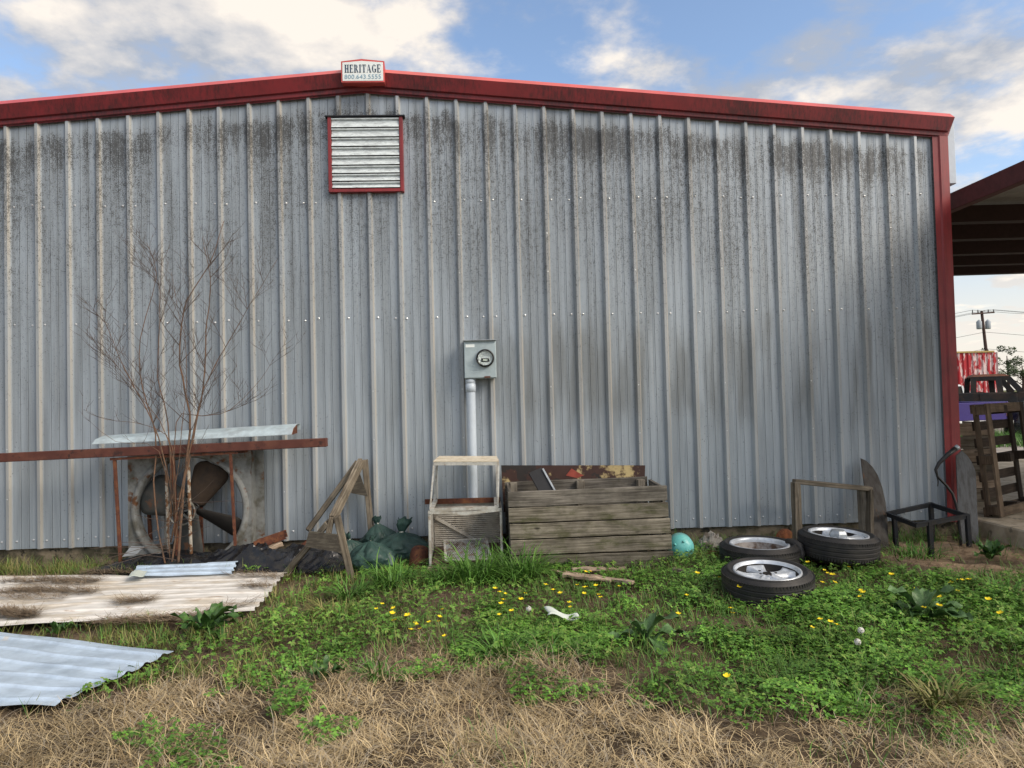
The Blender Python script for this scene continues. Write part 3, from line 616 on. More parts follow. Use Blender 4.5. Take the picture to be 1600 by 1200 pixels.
base = Vector((1.86, -.55, GZ))
sh = thing('bare_shrub', base, 'leafless shrub with many thin twigs growing up by the big fan', 'shrub')
mains = [([(243, 678), (223, 607), (219, 530), (245, 429), (229, 379)], .010, -.46), ([(297, 675), (293, 632), (282, 570), (282, 527), (293, 469), (327, 413), (350, 345)], .015, -.52),
         ([(305, 669), (317, 607), (322, 515), (327, 478), (328, 435), (316, 370)], .012, -.45), ([(297, 694), (319, 607), (353, 540), (390, 478), (434, 404)], .009, -.62),
         ([(275, 660), (316, 650), (359, 641), (408, 592), (427, 561)], .006, -.66), ([(248, 684), (213, 610), (186, 558), (156, 483)], .009, -.60),
         ([(262, 660), (247, 590), (250, 500), (247, 440), (226, 415)], .008, -.5), ([(265, 690), (205, 600), (160, 545)], .006, -.7), ([(270, 700), (230, 665), (165, 655), (130, 640)], .005, -.75),
         ([(250, 705), (180, 690), (122, 640)], .004, -.8), ([(280, 720), (292, 560), (275, 470), (268, 425)], .006, -.58)]
twl = []
def twigs(pts, rad, depth, bm):
    if depth == 0: return
    n = len(pts)
    cnt = {3: 11, 2: 4, 1: 1}[depth]
    for i in range(cnt):
        t = random.uniform(.12, .95) * (n-1); i0 = min(int(t), n-2); p = pts[i0].lerp(pts[i0+1], t-i0); d = (pts[i0+1]-pts[i0]).normalized()
        L = {3: random.uniform(.22, .62), 2: random.uniform(.10, .30), 1: random.uniform(.05, .14)}[depth]*(1-.25*t/(n-1))
        side = Vector((random.choice((-1, 1))*random.uniform(.5, 1), random.uniform(-.5, .28), random.uniform(-.1, .45)))
        dd = (d*.75+side*.85).normalized(); q = [p]
        for s_ in range(4):
            dd = (dd+Vector((random.gauss(0, .10), random.gauss(0, .06), .10+random.gauss(0, .07)))).normalized(); nx_ = q[-1]+dd*L/4
            nx_.y = min(nx_.y, -.07); q.append(nx_)
        r_ = max(.0021, rad*(.42 if depth == 3 else .6))*(.85)
        bm.tube(q, [r_, r_*.85, r_*.7, r_*.55, r_*.4], 4, False)
        twigs(q, r_, depth-1, bm)
for im, (pl, rd, Y) in enumerate(mains):
    p = [W(x, y, Y+random.uniform(-.05, .05)) for x, y in pl]
    st = base+Vector((random.uniform(-.10, .10), random.uniform(-.06, .06), -.03))
    midp = st.lerp(p[0], .5)+Vector((random.uniform(-.05, .05), -.04, 0)); p = [st, midp]+p if im in (0, 1, 2, 10) else [base+Vector((random.uniform(-.05, .05), -.02, random.uniform(.30, .62)))]+p
    # smooth it a little
    q = []
    for i in range(len(p)-1):
        for s_ in range(3):
            t = s_/3; pr_ = p[max(i-1, 0)]; nx_ = p[min(i+2, len(p)-1)]
            q.append(.5*((2*p[i])+(p[i+1]-pr_)*t+(2*pr_-5*p[i]+4*p[i+1]-nx_)*t*t+(3*p[i]-pr_-3*p[i+1]+nx_)*t**3)+Vector((random.gauss(0, .004), 0, 0)))
    q.append(p[-1]); m_ = len(q)
    b = MB(); b.tube(q, [rd*.82*(1-.80*i/(m_-1)) for i in range(m_)], 7); b.build('stem', m_stem, sh, True)
    bt = MB(); twigs(q[3:], rd*.8, 3 if rd > .005 else 2, bt); bt.build('twigs', m_twig, sh)['kind'] = 'stuff'
bt = MB()
for i in range(18):
    a_ = random.uniform(-1, 1); z0 = random.uniform(.1, .75); p = base+Vector((random.uniform(-.06, .06), -.05, z0)); d = Vector((a_, random.uniform(-.35, -.05), random.uniform(-.05, .5))).normalized(); q = [p]; L = random.uniform(.3, .75)
    for s_ in range(5): d = (d+Vector((random.gauss(0, .1), 0, random.gauss(-.02, .09)))).normalized(); q.append(q[-1]+d*L/5)
    bt.tube(q, [.003, .0028, .0025, .0022, .0018, .0015], 4, False)
bt.build('twigs', m_twig, sh)

# ================================================================ sheets on the ground
def rib_sheet(name, a, b_, c, d, nrib, h, mt_, z=.03, wave=.0, nu=24, seed=1):   # a-b back edge, d-c front edge; ribs run along a-b
    m = MB(); nv = nrib*16
    def fn(u, v):
        p = a.lerp(b_, u).lerp(d.lerp(c, u), v); t = (v*nrib) % 1
        tri = max(0, 1-abs(t-.5)/.15); tri = min(1, tri*2.2); mi = .12*(max(0, 1-abs(t-.16)/.05)+max(0, 1-abs(t-.84)/.05))
        zz = z+h*max(tri, mi)+wave*math.sin(u*6+seed)*math.sin(v*5+seed)+wave*.6*math.sin(u*17+v*9+seed)
        edge = .008*math.sin(v*nrib*6.28+1)*(u > .98)
        return (p.x+edge, p.y, p.z+zz)
    m.grid(fn, nu, nv); return m.build(name, mt_, None, False, solid=.002)
o = rib_sheet('roofing_sheet', G(-60, 909), G(448, 902), G(397, 964), G(-70, 992), 8, .008, m_whitesheet, .045, .006)
tag(o, 'dusty white ribbed roofing sheet with straw clumps lying below the black plastic', 'metal sheet')
o = rib_sheet('roofing_sheet', G(-160, 978), G(270, 1030), G(84, 1117), G(-190, 1118), 6, .011, m_bluesheet, .045, .006, seed=3)
tag(o, 'clean pale blue ribbed roofing sheet nearest the camera', 'metal sheet')
o = rib_sheet('roofing_sheet', W(215, 886, -.64), W(371, 879, -.66), W(362, 899, -.86), W(205, 903, -.84), 3, .010, m_bluesheet, .012, .003, seed=2)
tag(o, 'small bright bluish ribbed sheet half under black plastic', 'metal sheet')
b = MB(); b.grid(lambda u, v: G(206+24*u-6*v, 897+9*v-3*u, -.10)+Vector((0, 0, .02+.01*math.sin(u*5))), 5, 2)
tag(b.build('metal_scrap', m_paper, None, solid=.003), 'small white scrap on the edge of the dusty white sheet', 'scrap')
b = MB(); b.grid(lambda u, v: W(191+21*u, 870-12*v*(1-.3*u)-3*u, -.62)+Vector((.02*v, .12*v, 0)), 4, 3)
tag(b.build('metal_scrap', m_galv, None, solid=.003), 'bent pale grey metal offcut beside the rusty rack foot', 'scrap')
# black plastic sheeting
b = MB(); x0, x1 = G(128, 900).x, G(530, 905).x
def plast(u, v):
    x = x0+(x1-x0)*u; y = -.74+.58*v*(.85+.15*math.sin(u*7))-.08*u
    env = min(1, u/.22)*min(1, (1-u)/.10+.25)*(lambda q: q*q*(3-2*q))(min(1, max(0, (v-.06)/.42)))*(1-.35*max(0, v-.6))
    p = Vector((x*2.2, y*4, 1.7)); f = noise.fractal(p*1.3, .9, 2.1, 4)*.5; rd = 1-abs(noise.noise(Vector((x*3.4+y*2, y*3.1-x, 4))))*2.2
    fold = max(0, rd)**3*.075 + max(0, 1-abs(noise.noise(Vector((x*6-y*5, y*9, 9))))*3.5)*.035 + (1-abs(noise.noise(Vector((x*15, y*19+x*6, 3))))*2)*.010
    return (x+.02*f, y+.05*noise.noise(Vector((x*3, v*3, 7))), GZ+.03+.125*env*(1+.25*f+.35*math.exp(-((u-.66)/.07)**2))+fold*(.2+.55*env)*(.35+.65*min(1, max(0, (u-.42)/.15))))
b.grid(plast, 150, 44); tag(b.build('plastic_sheeting', m_poly, None, False, solid=.002), 'crumpled black plastic sheeting heaped along the foot of the fan', 'plastic sheet')
# rusty scrap pile
def gb(px, py, Y): return W(px, py, Y)
b = MB(); a, c = W(400, 856, -.42), W(446, 840, -.30)
for off, w_, h_ in (((0, 0, 0), .11, .006), ((0, -.05, .035), .006, .07), ((0, .05, .035), .006, .07)): b.beam(a+Vector(off), c+Vector(off), w_, h_)
tag(b.build('steel_channel', m_rust, None), 'short rusty steel channel tipped up on the scrap pile', 'channel')
b = MB(); b.beam(W(388, 868, -.50), W(441, 849, -.36), .10, .045, seg=8, jit=.006); tag(b.build('split_log', w_pale, None, bevel=.006), 'split pale log with bark resting against rusty channel', 'log')
for i, (p0, p1, p2, p3, lb) in enumerate((((425, 868), (480, 845), (505, 858), (452, 882), 'bent rusty sheet beside the split pale log'), ((478, 860), (520, 846), (545, 862), (505, 884), 'bent rusty sheet lying behind the sawhorse legs'))):
    b = MB(); q = [W(x, y, Y) for (x, y), Y in zip((p0, p1, p2, p3), (-.45, -.15, -.15, -.5))]
    b.grid(lambda u, v, q=q: q[0].lerp(q[1], u).lerp(q[3].lerp(q[2], u), v)+Vector((0, 0, .02*math.sin(v*9)+.012*math.sin(u*14))), 10, 8)
    tag(b.build('rusty_sheet', m_rust, None, solid=.004), lb, 'metal sheet')

# ================================================================ sawhorse
sw = thing('sawhorse', G(520, 890), 'weathered broken wooden sawhorse standing in front of green sacks', 'sawhorse')
n1, f1 = W(519, 812, -.93), W(564, 722, -.16)
b = MB(); b.beam(n1, f1, .045, .095, (0, 0, 1), 8, .002); b.build('ridge_board', w_saw, sw, bevel=.004)
b = MB(); b.beam(n1+Vector((-.03, -.005, -.02)), G(441, 902, GZ-.02)+Vector((0, 0, 0)), .05, .085, (0, 1, 0), 6, .002); b.build('leg', w_saw, sw, bevel=.004)
b = MB(); b.beam(n1+Vector((.045, -.01, .03)), G(550, 908, GZ-.03), .05, .085, (0, 1, 0), 6, .002); b.build('leg', w_saw, sw, bevel=.004)
b = MB(); b.beam(f1+Vector((.035, .02, .02)), Vector((W(584, 868, -.12).x, -.12, GZ-.03)), .05, .08, (0, 1, 0), 6, .002); b.build('leg', w_saw, sw, bevel=.004)
b = MB(); b.beam(f1+Vector((-.03, -.02, .0)), W(481, 829, -.50), .05, .07, (0, 1, 0), 6, .002); b.build('leg', w_saw, sw, bevel=.004)
fz = lambda x, y, Y: (lambda p: (p.x, p.z))(W(x, y, Y))
b = MB(); b.prism([fz(484, 829, -.97), fz(527, 834, -.97), fz(536, 866, -.97), fz(530, 862, -.97), fz(478, 853, -.97)], frame((0, -.985, 0), (1, 0, 0), (0, 0, 1)), .015); b.build('gusset', w_ply, sw)
b = MB(); b.prism([fz(561, 735, -.2), fz(575, 775, -.2), fz(549, 770, -.2)], frame((0, -.21, 0), (1, 0, 0), (0, 0, 1)), .015); b.build('gusset', w_ply, sw)
b = MB(); b.beam(W(513, 835, -.95), W(519, 808, -.95), .045, .05, (0, 1, 0), 3, .003); b.build('block', w_saw, sw, bevel=.003)

# ================================================================ green sacks
def sack(c, rx, ry, h, neck, lab, seed, tuft=.05):
    t = thing('tied_sack', (c[0], c[1], GZ), lab, 'sack', 'green tarpaulin sacks')
    b = MB(); top = Vector(neck)
    def fn(u, v):
        a_ = u*2*math.pi; z = v*h
        pr = (math.sin(min(1, v*1.35+.16)*math.pi*.5)**.5)*max(.06, (1-v**3.2))**.95
        ca, sa = math.cos(a_), math.sin(a_)
        fo = 1+.5*noise.noise(Vector((ca*1.1+seed, sa*1.1, v*1.6+seed*3)))
        cre = lambda f, w_: max(0, 1-abs(noise.noise(Vector((ca*f+seed*2, sa*f, v*f*.9+w_))))*4)
        fo += (.16*cre(1.7, 1)+.10*cre(3.6, 5)+.05*cre(7, 2)-.08)*(.6+v)+.05*math.sin(a_*9+seed+4*v)*v**3
        sh_ = (v**1.7)
        return Vector((c[0]+rx*pr*fo*math.cos(a_)+(top.x-c[0])*sh_, c[1]+ry*pr*fo*math.sin(a_)+(top.y-c[1])*sh_, GZ-.02+z*(1-.0)+(top.z-GZ-h)*sh_*0))
    b.grid(fn, 56, 30, True); b.build('bag', m_tarp, t, True)
    tp = Vector((top.x, top.y, GZ-.02+h)); b = MB()
    def tf(u, v):
        a_ = u*2*math.pi; r_ = tuft*(.28+v*.9*(1+.35*math.sin(a_*3+seed)+.25*math.sin(a_*5)))*(1 if v < .8 else .75)
        return tp+Vector((r_*math.cos(a_)+.03*v*math.sin(seed), r_*math.sin(a_)*.7, -.015+v*tuft*1.9+.012*math.sin(a_*4+seed)))
    b.grid(tf, 28, 7, True); b.build('tied_neck', m_tarp, t, True)
    b = MB(); b.lathe([(tuft*.36, -.008), (tuft*.36, .008)], 14, Matrix.Translation(tp+Vector((0, 0, -.004)))); b.build('tie', m_tie, t, True)
p = G(582, 894); sack((p.x+.0, p.y+.08), .24, .18, .29, (p.x-.03, p.y+.10, 0), 'plump smooth green sack in front of the other tied sacks', 1, .03)
p = W(632, 860, -.34); sack((p.x, -.36), .32, .20, .31, (p.x-.03, -.30, 0), 'wide green sack with big bunched neck beside the rusty tank', 2, .075)
p = W(556, 860, -.38); sack((p.x, -.36), .18, .15, .27, (p.x-.06, -.40, 0), 'small green sack nearest the sawhorse leg', 4, .04)
p = W(597, 830, -.22); sack((p.x, -.20), .20, .13, .38, (p.x-.05, -.18, 0), 'upright green sack with twisted neck against the wall', 6, .04)
p = G(651, 893); q = W(650, 852, -.55)
b = MB(); ax = Matrix.Translation((p.x, -.66, GZ-.02)) @ Matrix.Rotation(R(8), 4, 'Y') @ Matrix.Rotation(R(-18), 4, 'X')
b.lathe([(.0001, 0), (.075, .0), (.09, .02), (.092, .16), (.085, .20), (.06, .228), (.03, .238), (.0001, .239)], 28, ax)
tag(b.build('rusty_tank', m_rust, None, True, origin=(p.x, -.66, GZ)), 'small rusty metal tank between green sacks and open cabinet', 'tank')

# ================================================================ appliance casings
yf, yb = -.80, -.24
L0, R0 = W(669, 800, yf), W(784, 800, yf); zt_, zb_ = L0.z, GZ+.06
cab = thing('appliance_casing', ((L0.x+R0.x)/2, -.5, GZ), 'open lower metal appliance casing with louvred back beside wooden crate', 'casing')
x0, x1 = L0.x, R0.x
for x in (x0, x1):
    b = MB(); b.box((x, (yf+yb)/2, (zt_+zb_)/2), (.006, yb-yf, zt_-zb_)); b.build('side_panel', m_cab, cab)
    b = MB(); b.box((x+(.010 if x == x0 else -.010), yf, (zt_+zb_)/2), (.020, .010, zt_-zb_)); b.build('corner_post', m_cab, cab, bevel=.002)
nl = 22
for i in range(nl):
    z = zb_+.02+(zt_-zb_-.06)*i/nl; b = MB()
    b.add([(x0+.01, yb-.01, z), (x1-.01, yb-.01, z), (x1-.01, yb-.026, z+.008), (x0+.01, yb-.026, z+.008), (x1-.01, yb-.004, z+.023), (x0+.01, yb-.004, z+.023)], [(0, 1, 2, 3), (3, 2, 4, 5)]); b.build('louvre', m_louv, cab)
b = MB(); b.box(((x0+x1)/2, yb+.004, (zt_+zb_)/2), (x1-x0, .004, zt_-zb_)); b.build('back_panel', m_louv, cab)
b = MB(); b.beam((x0, yf-.004, zt_+.0), ((x0+x1)/2, yf-.004, zt_-.022), .02, .028); b.beam(((x0+x1)/2, yf-.0045, zt_-.022), (x1, yf-.004, zt_+.004), .02, .028); b.build('bent_top_rail', m_cab, cab)
b = MB(); b.beam((x0+.03, yb-.04, zt_-.14), ((x0+x1)/2+.08, yb-.04, zb_+.12), .03, .008, (0, 1, 0)); b.build('brace', m_louv, cab)
b = MB(); b.box(((x0+x1)/2, (yf+yb)/2, zb_), (x1-x0, yb-yf, .012)); b.build('base_pan', m_dirt, cab)
b = MB()
b.grid(lambda u, v: (x0+.02+(x1-x0-.04)*u, yf+.02+(yb-yf-.04)*v, zb_+.012+.10*v*v*(.6+.4*noise.noise(Vector((u*4, v*4, 1))))+.02*noise.noise(Vector((u*14, v*14, 3)))), 26, 22)
tag(b.build('leaf_litter', m_dirt, None, True), 'brown leaf litter drifted inside the lower casing', 'litter', kind='stuff')
gr = thing('wire_grate', ((x0+x1)/2, yf+.14, zb_+.06), 'pale expanded metal grate lying inside the lower casing', 'grate')
g0, g1, g2, g3 = [Vector(v) for v in ((x0+.15, yf+.0, zb_+.045), (x1-.11, yf-.02, zb_+.05), (x1-.15, yf+.36, zb_+.165), (x0+.12, yf+.36, zb_+.155))]
b = MB()
for p_, q_ in ((g0, g1), (g1, g2), (g2, g3), (g3, g0)): b.beam(p_, q_, .02, .012)
b.build('grate_frame', m_cab, gr)
b = MB()
for i in range(1, 22):
    for s_ in (0, 1):
        t = i/22; u0_, v0_ = (t, 0); 
        k_ = .42
        aa, bb_ = (t, max(0, t-k_)) if s_ == 0 else (t, min(1, t+k_))
        b.beam(g0.lerp(g1, aa), g3.lerp(g2, bb_), .005, .003)
b.build('wire_mesh', m_mesh, gr)
for i, (y, z) in enumerate(((yf+.02, GZ+.028), (yf+.30, GZ+.028))):
    b = MB(); b.beam((x0-.02, y, z), (x1+.02, y, z), .09, .045, seg=5, jit=.003)
    tag(b.build('timber_batten', w_pale, None, bevel=.004), ('split pale timber batten under the front of the lower casing', 'split pale timber batten under the rear of the lower casing')[i], 'timber')
# upper frame
a0, a1, b0, b1 = W(678, 724, yf+.05), W(779, 724, yf+.05), W(672, 797, yf), W(778, 793, yf)
up = thing('appliance_rack', ((x0+x1)/2, -.5, zt_), 'bare white metal frame with cream top stacked on the louvred casing', 'frame')
for p_, q_ in ((a0, b0), (a1, b1)):
    b = MB(); b.beam(p_, q_, .017, .016, (0, 1, 0)); b.build('post', m_cab, up, bevel=.002)
    b = MB(); dz = Vector((.0, .46, .0)); b.beam(p_+dz+Vector((0, 0, 0)), Vector((q_.x, q_.y+.5, q_.z)), .022, .018, (0, 1, 0)); b.build('post', m_cab, up)
b = MB(); b.beam(a0, a1, .026, .034); b.build('top_rail', m_cab, up)
b = MB(); c_ = (a0+a1)/2
b.add([a0+Vector((-.005, -.015, .019)), a1+Vector((.005, -.015, .019)), a1+Vector((-.01, .44, .030)), a0+Vector((.02, .44, .030))], [(0, 1, 2, 3)]); b.build('top_panel', m_cream, up, solid=.008)
b = MB(); b.beam(b0+Vector((0, 0, 0)), b1, .03, .026); b.build('bottom_rail', m_cab, up)
b = MB(); b.beam(W(664, 784, yb-.02), W(782, 781, yb-.02), .02, .05); b.build('rusty_rail', m_rust, up)
for p_, x in ((b0, .012), (b1, -.012)): b = MB(); b.beam(p_+Vector((x, 0, .012)), Vector((p_.x+x, yb-.02, p_.z+.015)), .04, .02); b.build('side_rail', m_cab, up)

# ================================================================ crate
yf, yb = -.86, -.26
tl, tr_, bl, br = W(793, 768, yf), W(1038, 757, yf), W(800, 892, yf), W(1050, 880, yf); bl.z = br.z = GZ
ct = thing('wooden_crate', ((bl.x+br.x)/2, -.55, GZ), 'large weathered wooden plank crate with mossy front boards', 'crate')
for i in range(5):
    t0, t1 = i/5, (i+1)/5
    pl0, pl1 = tl.lerp(bl, (t0+t1)/2), tr_.lerp(br, (t0+t1)/2); h = (tl.z-GZ)/5-.010
    b = MB(); dx = random.uniform(-.008, .008); b.beam(pl0+Vector((dx-.004, -.012+random.uniform(-.003, .003), random.uniform(-.003, .003))), pl1+Vector((dx+.01, -.012, random.uniform(-.004, .004))), .035, h, (0, 0, 1), 14, .0022)
    b.build('plank', w_cratetop if i == 0 else w_crate, ct, bevel=.004)
for i in range(4):
    z = GZ+(tl.z-GZ)*(i+.5)/4; h = (tl.z-GZ)/4-.008
    for x in (tl.x+.02, tr_.x-.0):
        b = MB(); b.beam((x, yf+.03, z), (x, yb-.03, z+.01), .03, h, (0, 0, 1), 4, .002); b.build('plank', w_cratetop, ct, bevel=.003)
    b = MB(); b.beam((tl.x-.01, yb, z+.02), (tr_.x-.02, yb, z+.035), .03, h, (0, 0, 1), 8, .003); b.build('plank', w_cratetop, ct, bevel=.003)
for x, y in ((tl.x+.075, yf+.055), (tr_.x-.07, yf+.055), (tl.x+.075, yb-.06), (tr_.x-.10, yb-.06), ((tl.x+tr_.x)/2+.02, yb-.05)):
    b = MB(); hh_ = .02 if y > -.5 else -.02; b.beam((x, y, GZ), (x, y, tl.z+hh_+random.uniform(-.01, .02)), .075, .08, (0, 1, 0), 3, .003); b.build('corner_post', w_grey, ct, bevel=.005)
b = MB(); b.box(((tl.x+tr_.x)/2, (yf+yb)/2, GZ+.42), (tr_.x-tl.x-.06, yb-yf-.06, .02)); b.build('fill', m_dirt, ct)
b = MB(); p0, p1 = W(836, 735, -.42), W(866, 790, -.60)
dd = (p1-p0).normalized(); b.beam(p0, p1, .14, .02, (0, -1, .5)); gut = b.build('gutter_piece', m_black, None, bevel=.004); tag(gut, 'black trim piece with bright edge sticking up from the wooden crate', 'trim piece')
b = MB(); s_ = dd.cross(Vector((0, -1, .5))).normalized(); b.beam(p0-s_*.0, p1, .001, .001); 
b = MB(); off = Vector((.075, -.012, .012)); b.beam(p0+off, p1+off, .016, .028, (0, -1, .5)); b.build('edge_strip', m_galv, gut)
b = MB(); b.add([W(783, 727, -.12), W(1008, 727, -.12), W(1006, 800, -.16), W(787, 800, -.16)], [(0, 1, 2, 3)])
sg = b.build('rusted_sign', m_signrust, None, solid=.004); tag(sg, 'rusted yellow sign panel standing behind the wooden crate', 'sign')
b = MB(); b.add([W(884, 743, -.135), W(893, 732, -.135), W(912, 743, -.135), W(902, 747, -.135)], [(0, 1, 2, 3)]); b.build('red_patch', mat('faded red paint', (.30, .06, .04), var=.3), sg)
for i, (p0, p1, w_, lb) in enumerate((((862, 898), (990, 917), .07, 'longest splintered board in the grass before the crate'), ((893, 897), (978, 895), .06, 'short splintered board closest to the crate foot'), ((880, 908), (955, 914), .05, 'thin splintered board beneath the longest one'), ((1052, 902), (1125, 908), .07, 'mossy plank half sunk in grass before the turquoise bottle'))):
    b = MB(); b.beam(G(*p0)+Vector((0, 0, .03+.012*i)), G(*p1)+Vector((0, 0, .035)), w_, .03, (0, 0, 1), 9, .006, .75)
    tag(b.build('broken_board', w_pale if i < 3 else w_crate, None, bevel=.003), lb, 'board')

# ================================================================ gas bottle
p = G(1066, 879); bx = Matrix.Translation((p.x+.01, p.y+.06, GZ+.125)) @ Matrix.Rotation(R(-14), 4, 'Z') @ Matrix.Rotation(R(82), 4, 'X') @ Matrix.Rotation(R(20), 4, 'Z')
b = MB(); b.lathe([(.0001, .03), (.05, .026), (.09, .008), (.115, -.025), (.122, -.06), (.122, -.36), (.10, -.42), (.05, -.45), (.02, -.46), (.02, -.5), (.0001, -.5)], 40, bx)
bt_ = b.build('gas_bottle', m_turq, None, True, origin=(p.x, p.y, GZ)); tag(bt_, 'turquoise gas bottle lying beside the wooden crate with its round end showing', 'gas bottle')
for sx in (-1, 1):
    for sy in (-1, 1):
        b = MB(); q = bx @ Matrix.Translation((sx*.042, sy*.046, .016)); b.lathe([(.013, -.004), (.012, .012), (.007, .019), (.0001, .02)], 14, q); b.build('foot_stud', m_turq, bt_, True)

# ================================================================ wheels
def wheel(px, py, z, tiltx, tilty, rz, lab, style, D=.73, wd=.235):
    q = G(px, py, z+wd); M0 = Matrix.Translation((q.x, q.y, z)) @ Matrix.Rotation(R(tiltx), 4, 'X') @ Matrix.Rotation(R(tilty), 4, 'Y') @ Matrix.Rotation(R(rz), 4, 'Z')
    t = thing('car_wheel', (q.x, q.y, z), lab, 'wheel', 'discarded car wheels')
    ro, ri = D/2, D/2*.735; b = MB()
    pr = [(ri-.005, .03), (ri+.012, .016), (ri+.05, .004), (ro-.035, .014), (ro-.012, .032), (ro-.002, .055)]
    for zc in (.082, .118, .154): pr += [(ro, zc-.007), (ro, zc-.0045), (ro-.006, zc-.0035), (ro-.006, zc+.0035), (ro, zc+.0045), (ro, zc+.007)]
    pr += [(ro-.002, wd-.05), (ro-.012, wd-.032), (ro-.034, wd-.013), (ro-.040, wd-.008), (ri+.052, wd-.002), (ri+.034, wd-.001), (ri+.030, wd-.005), (ri+.012, wd-.014), (ri-.004, wd-.026)]
    b.lathe(pr, 72, M0)
    o = b.build('tyre', m_tyre, t, True)
    b = MB()      # tread blocks across the shoulders
    for i in range(84):
        a_ = 2*math.pi*i/84
        for zc in (wd-.045, .050):
            c_ = M0 @ Vector(((ro-.004)*math.cos(a_), (ro-.004)*math.sin(a_), zc)); b.box(c_, (.010, .016, .026), (M0.to_3x3() @ Matrix.Rotation(a_, 3, 'Z')))
    b.build('tread_blocks', m_tyre, o)['kind'] = 'stuff'
    b = MB()
    if style == 'back':
        b.lathe([(ri+.004, wd-.022), (ri+.002, wd-.012), (ri-.008, wd-.010), (ri-.014, wd-.022), (ri-.018, wd-.05), (ri-.035, wd-.07), (ri-.04, .06), (.10, .05), (.07, .09), (.0001, .09)], 64, M0)
        b.build('rim', [m_barrel], t, True)
        b = MB(); b.lathe([(ri+.005, wd-.020), (ri+.002, wd-.009), (ri-.012, wd-.008), (ri-.018, wd-.030), (ri-.020, wd-.06)], 64, M0); b.build('rim_flange', m_alloy, t, True)
        return t
    b.lathe([(ri+.004, wd-.022), (ri+.002, wd-.010), (ri-.010, wd-.008), (ri-.016, wd-.020), (ri-.022, wd-.034)], 64, M0)
    rim = b.build('rim', m_alloy, t, True)
    b = MB(); b.lathe([(ri-.022, wd-.034), (ri-.03, wd-.10), (.10, wd-.11), (.0001, wd-.11)], 48, M0); b.build('barrel', m_dark, t, True)
    for i in range(5):
        a_ = 2*math.pi*i/5; ca, sa = math.cos(a_), math.sin(a_); b = MB()
        def fn(u, v):
            r = .03+u*(ri-.042); w_ = .032+.026*u+.10*max(0, u-.65)**1.1*1.6; y = (v*2-1)*w_
            edge = abs(v*2-1); zz = wd-.034-.020*math.sin(u*math.pi)*.6-.006*edge**2-(.020 if edge > .99 else 0)+.012*(1-u)*0 - (.010*(1-edge) if style == 'star' else -.006*(1-edge))
            if edge > .99: zz -= .02
            return M0 @ Vector((r*ca-y*sa, r*sa+y*ca, zz))
        b.grid(fn, 10, 8); b.build('spoke', m_alloy, rim, True)
    b = MB()
    if style == 'star':
        b.lathe([(.030, wd-.050), (.032, wd-.036), (.026, wd-.034), (.024, wd-.06), (.0001, wd-.06)], 24, M0); b.build('hub_bore', m_dark, rim, True)
        for i in range(5):
            a_ = 2*math.pi*(i+.5)/5; b = MB(); b.lathe([(.011, wd-.030), (.009, wd-.034), (.0001, wd-.034)], 10, M0 @ Matrix.Translation((.062*math.cos(a_), .062*math.sin(a_), 0))); b.build('lug_hole', m_dark, rim)
    else:
        b.lathe([(.082, wd-.04), (.078, wd-.008), (.062, wd+.018), (.050, wd+.022), (.0001, wd+.020)], 6, M0); b.build('centre_cap', m_galv, rim, bevel=.003)
    return t
wheel(1198, 887, GZ-.01, 4, -1, 20, 'car wheel with silver star spokes and grass in its hub, frontmost', 'star', D=.67)
wheel(1186, 847, GZ-.03, 1, 0, 0, 'car wheel lying face down with open silver barrel showing', 'back', D=.70)
wheel(1307, 831, GZ+.055, 2, 3, 8, 'car wheel with tall grey centre cap on the red clay mound', 'cap', D=.68)
q0 = W(1236, 850, -.70); b = MB()
b.tube([W(x, y, Y) for x, y, Y in ((1228, 845, -.95), (1240, 847, -1.0), (1249, 853, -1.05), (1252, 866, -1.08), (1251, 878, -1.08))], [.022, .034, .036, .034, .03], 8)
tag(b.build('rubber_strip', m_tyre, None, True), 'curled black rubber strip wedged between the wheels', 'rubber strip')
def mound(px, py, rx, ry, h, m, nm, lab, cat, seed, Y=None):
    c = G(px, py) if Y is None else Vector((W(px, py, Y).x, Y, 0)); b = MB()
    def fn(u, v):
        a_ = u*2*math.pi; r = v; nz = noise.noise(Vector((math.cos(a_)*2, math.sin(a_)*2, seed)))
        x, y = c.x+rx*r*math.cos(a_)*(1+.25*nz), c.y+ry*r*math.sin(a_)*(1+.25*nz)
        return (x, y, GZ-.03+(h+.03)*(1-r**2.2)+.018*noise.noise(Vector((x*11, y*11, seed)))*(1-r*.6))
    b.grid(fn, 40, 12, True); return tag(b.build(nm, m, None, True), lab, cat, kind='stuff')
mound(1308, 868, .46, .36, .055, m_reddirt, 'clay_mound', 'red clay heaped under the capped wheel', 'clay', 2)
mound(1120, 862, .45, .16, .05, m_reddirt, 'clay_mound', 'red clay spilled beside the turquoise gas bottle', 'clay', 5, -.55)
mound(1227, 840, .16, .10, .17, m_reddirt, 'clay_mound', 'small orange clay lump at the foot of the wall', 'clay', 8, -.18)
b = MB(); c = W(1112, 852, -.42)
b.grid(lambda u, v: (c.x-.17+.34*u, -.52+.22*v, GZ+.02+.15*math.sin(u*3.1)*math.sin(v*2.6)*(1+.8*noise.noise(Vector((u*6, v*6, 2))))+.03*noise.noise(Vector((u*15, v*15, 5)))), 24, 16)
tag(b.build('crumpled_sacking', mat('pale crumpled sacking', (.30, .28, .25), (.12, .10, .08), 16, rough=.9), None, False, solid=.003), 'pale crumpled sacking between gas bottle and upturned wheel', 'sacking')

